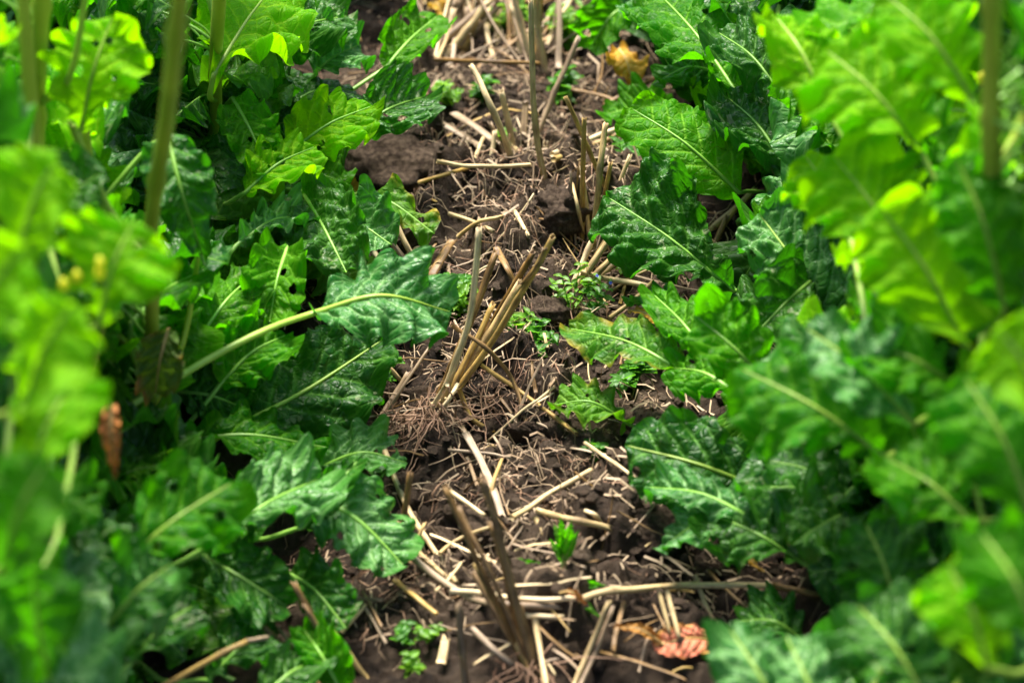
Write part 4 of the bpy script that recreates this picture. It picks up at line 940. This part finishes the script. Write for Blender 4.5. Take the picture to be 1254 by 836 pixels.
loose_leaf((758, 60, .02), (776, 106, .012), 46, 'round', 'yellow', 'bright orange-yellow fallen leaf in the shade at the top right of the strip', seed=5)
loose_leaf((880, 672, .01), (936, 700, .008), 22, 'lance', 'yellow', 'narrow yellow leaf in the shade under the drooping blue-green leaves', seed=6)
loose_leaf((420, 228, .03), (438, 246, .025), 20, 'round', 'yellow', 'small orange leaf scrap between the upper left leaves', seed=7)
loose_leaf((528, 6, .02), (545, 20, .015), 20, 'round', 'yellow', 'small yellow leaf scrap beside the top left of the strip', seed=8)
loose_leaf((684, 726, .012), (716, 740, .012), 9, 'wedge', 'brownleaf', 'curled ochre brown shred of leaf left of the seedling foot', seed=9, cup=2.5, ruffle=.02)
loose_leaf((206, 402, 1.66), (190, 482, 1.68), 56, 'round', 'dying', 'dying leaf with rusty brown rim', parent=PL[3]['root'], seed=10, up=.1, nm='leaf')
loose_leaf((136, 496, 1.48), (142, 580, 1.50), 30, 'lance', 'brownleaf', 'shrivelled rusty brown leaf hanging down', parent=PL[3]['root'], seed=11, up=.1, nm='leaf', cup=3)
loose_leaf((206, 320, 1.75), (210, 356, 1.75), 18, 'lance', 'brownleaf', 'small shrivelled brown leaf', parent=PL[3]['root'], seed=12, up=.1, nm='leaf', cup=3)
loose_leaf((196, 250, .13), (214, 262, .12), 18, 'round', 'yellow', 'small orange withered scrap', parent=PL[3]['root'], seed=13, up=.3, nm='leaf')
loose_leaf((770, 380, .03), (812, 402, .04), 14, 'lance', 'yellow', 'narrow yellow withered scrap on the right leaves edge', seed=14, up=.5)

# ------------------------------------------------------------------ small weeds
def small_leaf(L, wd, seed, round_=True, teeth=0):
    n, m = 12, 7; u = np.linspace(0, 1, n); w_ = np.sin(np.pi * np.clip(u, .02, .98) ** (.75 if round_ else 1.1)) ** .7
    w_ = w_ * (1 + teeth * ((np.arange(n) % 2) * .3))
    U, Vv = np.meshgrid(u, np.linspace(-1, 1, m), indexing='ij')
    P = np.stack([U * L, Vv * w_[:, None] * wd / 2, .25 * L * U - .35 * L * U ** 2 + .25 * wd * Vv ** 2 + .04 * L * vn(U * 5 + seed, Vv * 3, 2)], -1)
    return P.reshape(-1, 3), gridfaces(n, m)[:, ::-1]
WL = {}
for m_ in ('weed', 'weedlight'):
    WL[m_] = []
    for s in range(5):
        V, F = small_leaf(.009 + .002 * (s % 3), .006 + .001 * (s % 2), s, True, .8); WL[m_].append(mesh('leaf', V, F, M[m_]))
def petal_mesh():
    ps = []
    for k in range(4):
        V, F = small_leaf(.0026, .0026, k); a = k * math.pi / 2; c, s = math.cos(a), math.sin(a)
        V = V @ np.array([[c, s, 0], [-s, c, 0], [0, 0, 1]]); ps.append((V, F))
    V, F = join(ps); return mesh('flower', V, F, M['petal'])
PET = petal_mesh()
def weed(px, py, nst, L, sc, mat, lab, grp=None, fl=0, seed=1, spread=.7):
    r = np.random.RandomState(seed); p = at(px, py, -.002)
    root = thing('speedwell_weed', lab, 'weed', p, grp)
    for k in range(nst):
        a = r.uniform(0, 6.28); q = r.uniform(.2, spread); Ls = L * r.uniform(.6, 1.15)
        C = catmull([(0, 0, 0), (math.cos(a) * Ls * q * .5, math.sin(a) * Ls * q * .5, Ls * .45), (math.cos(a) * Ls * q, math.sin(a) * Ls * q, Ls * (.75 if q > .5 else .95))], 12)
        V, F, uv = tube(C, np.linspace(.0009, .0005, 12) * sc, 5); st = link('stem', mesh('stem', V, F, M['weed'], uv), root)
        for j in range(3, 12, 2):
            for sgn in (0, math.pi):
                o = link('leaf', WL[mat][r.randint(5)], root, Vector(C[j])); s_ = sc * r.uniform(.7, 1.15) * (1.1 if j < 10 else .75); o.scale = (s_, s_, s_)
                o.rotation_euler = (r.uniform(-.3, .3), r.uniform(-.6, .15), a + j * 1.3 + sgn + r.uniform(-.3, .3))
        if fl and k < fl:
            o = link('flower', PET, root, Vector(C[-1]) + Vector((0, -.003, .002))); o.scale = (.55, .55, .55); o.rotation_euler = (.6, .1, a)
WG = 'small speedwell weeds growing in the strip'
weed(652, 440, 7, .024, .85, 'weed', 'low clump of toothed green weed right of the middle tuft', WG, 1, 1, 1.0)
weed(636, 415, 4, .018, .8, 'weedlight', 'small light green weed just behind the low clump right of the middle tuft', WG, 0, 2)
weed(700, 384, 4, .036, .65, 'weedlight', 'upright bright weed with tiny blue flowers at the foot of the straws leaning right', WG, 2, 3, .6)
weed(722, 392, 3, .03, .65, 'weed', 'green weed sprig right beside the blue-flowered weed', WG, 1, 4, .6)
weed(555, 388, 6, .028, .9, 'weedlight', 'bright green weed behind the middle tuft on its left', WG, 0, 5)
weed(560, 372, 4, .024, .8, 'weed', 'small weed tucked under the tip of the big crinkled leaf', WG, 0, 6)
weed(768, 345, 5, .045, .6, 'weedlight', 'thin upright weed below the triangular crinkled leaf', WG, 0, 7, .3)
weed(545, 132, 6, .024, .8, 'weedlight', 'blurred light green weed left of the far tuft', WG, 0, 8)
weed(585, 125, 6, .024, .8, 'weed', 'blurred weed behind the bleached leaning straw of the far tuft', WG, 0, 9)
weed(690, 60, 9, .035, 1.1, 'weedlight', 'blurred yellow-green weed at the top right of the strip', WG, 0, 10)
weed(625, 45, 8, .03, 1.1, 'weedlight', 'blurred yellow-green weed among the straws at the top of the strip', WG, 0, 11)
weed(690, 125, 6, .025, 1.0, 'weed', 'small blurred weed right of the tall bleached straw', WG, 0, 12)
weed(612, 182, 3, .016, .8, 'weedlight', 'tiny green sprout at the foot of the far tuft', WG, 0, 13)
weed(534, 790, 2, .016, .7, 'weedlight', 'small bright sprout at the bottom left of the front tuft', WG, 0, 14)
weed(492, 792, 2, .02, .7, 'weed', 'thin green weed left of the bright sprout at the bottom', WG, 0, 15)
weed(500, 828, 2, .014, .7, 'weedlight', 'tiny bright weed at the very bottom edge of the strip', WG, 0, 16)
weed(470, 470, 4, .02, .7, 'weed', 'small weed under the lower edge of the big left leaves', WG, 0, 17)
weed(464, 590, 4, .02, .7, 'weed', 'small weed in front of the low crinkled leaf', WG, 1, 18)
weed(770, 480, 4, .03, 1.0, 'weed', 'shaded weed between the yellow-edged leaf and the low reddened leaf', WG, 0, 19)
weed(735, 560, 3, .012, .6, 'weed', 'tiny weed by the fibre bundle', WG, 1, 20)
weed(395, 530, 3, .02, .6, 'weedlight', 'thin weed at the edge of the left leaves beside the golden stub', WG, 0, 21)
weed(775, 215, 5, .03, .9, 'weed', 'weed in the shade under the large smooth bright leaf', WG, 0, 22)
weed(825, 600, 3, .012, .6, 'weed', 'tiny weed with a blue flower beside the round veined leaf', WG, 1, 23)
# the seedling
p = at(690, 712, 0); root = thing('rapeseed_seedling', 'young upright seedling with a few smooth leaves among the crossed straws', 'seedling', p)
def seedling_leaf(tipx, tipy, zt_, wpx, seed, by=690, mt='weedlight'):
    B_, T_ = at(690, by, (712 - by) / 1700), at(tipx, tipy, zt_)
    C = catmull([B_ - p, (B_ + T_) / 2 - p + Vector((0, -.002, .003)), T_ - p], 30)
    V, F, uv, ve, eg, N = leaf_geo(C, (0, -.8, .6), wpx / 1800, 'lance', seed, nu=30, nv=17, cup=1.0, ruffle=.002, savoy=.0006)
    o = link('leaf', mesh('leaf', V, F, M['mid'], uv, {'vein': ve, 'edge': eg}), root); link('midrib', midrib_mesh(C, N, None, .0007, 'rib'), o)
for tx, ty, z_, wp, sd, by in [(700, 636, .045, 20, 71, 680), (678, 640, .042, 16, 72, 684), (686, 632, .05, 14, 73, 676), (632, 684, .02, 22, 74, 712), (673, 660, .03, 12, 75, 690), (742, 716, .012, 20, 76, 716), (708, 650, .035, 16, 77, 690), (735, 755, .008, 18, 78, 720)]:
    seedling_leaf(tx, ty, z_, wp * .6, sd, by)
C = catmull([(0, 0, -.004), (0, 0, .01), (.001, 0, .022)], 8); V, F, uv = tube(C, .0016, 8); link('stem', mesh('stem', V, F, M['rib'], uv), root)

# small yellow blobs; the left cluster stands in for a yellow-green highlight
def yellow_blobs(pl, p, n, seed):
    r = np.random.RandomState(seed)
    for i in range(n):
        dv = r.normal(size=3) * .007; v = ico * .0032 * np.array([.8, .8, 1.3]) + dv
        o = link('yellow_blob', mesh('yellow_blob', v + np.array(p - pl['root'].location), icf, M['bud']), pl['root'])
yellow_blobs(PL[1], at(92, 320, 1.30), 4, 1)
yellow_blobs(PL[17], at(1172, 70, 1.5), 7, 2)
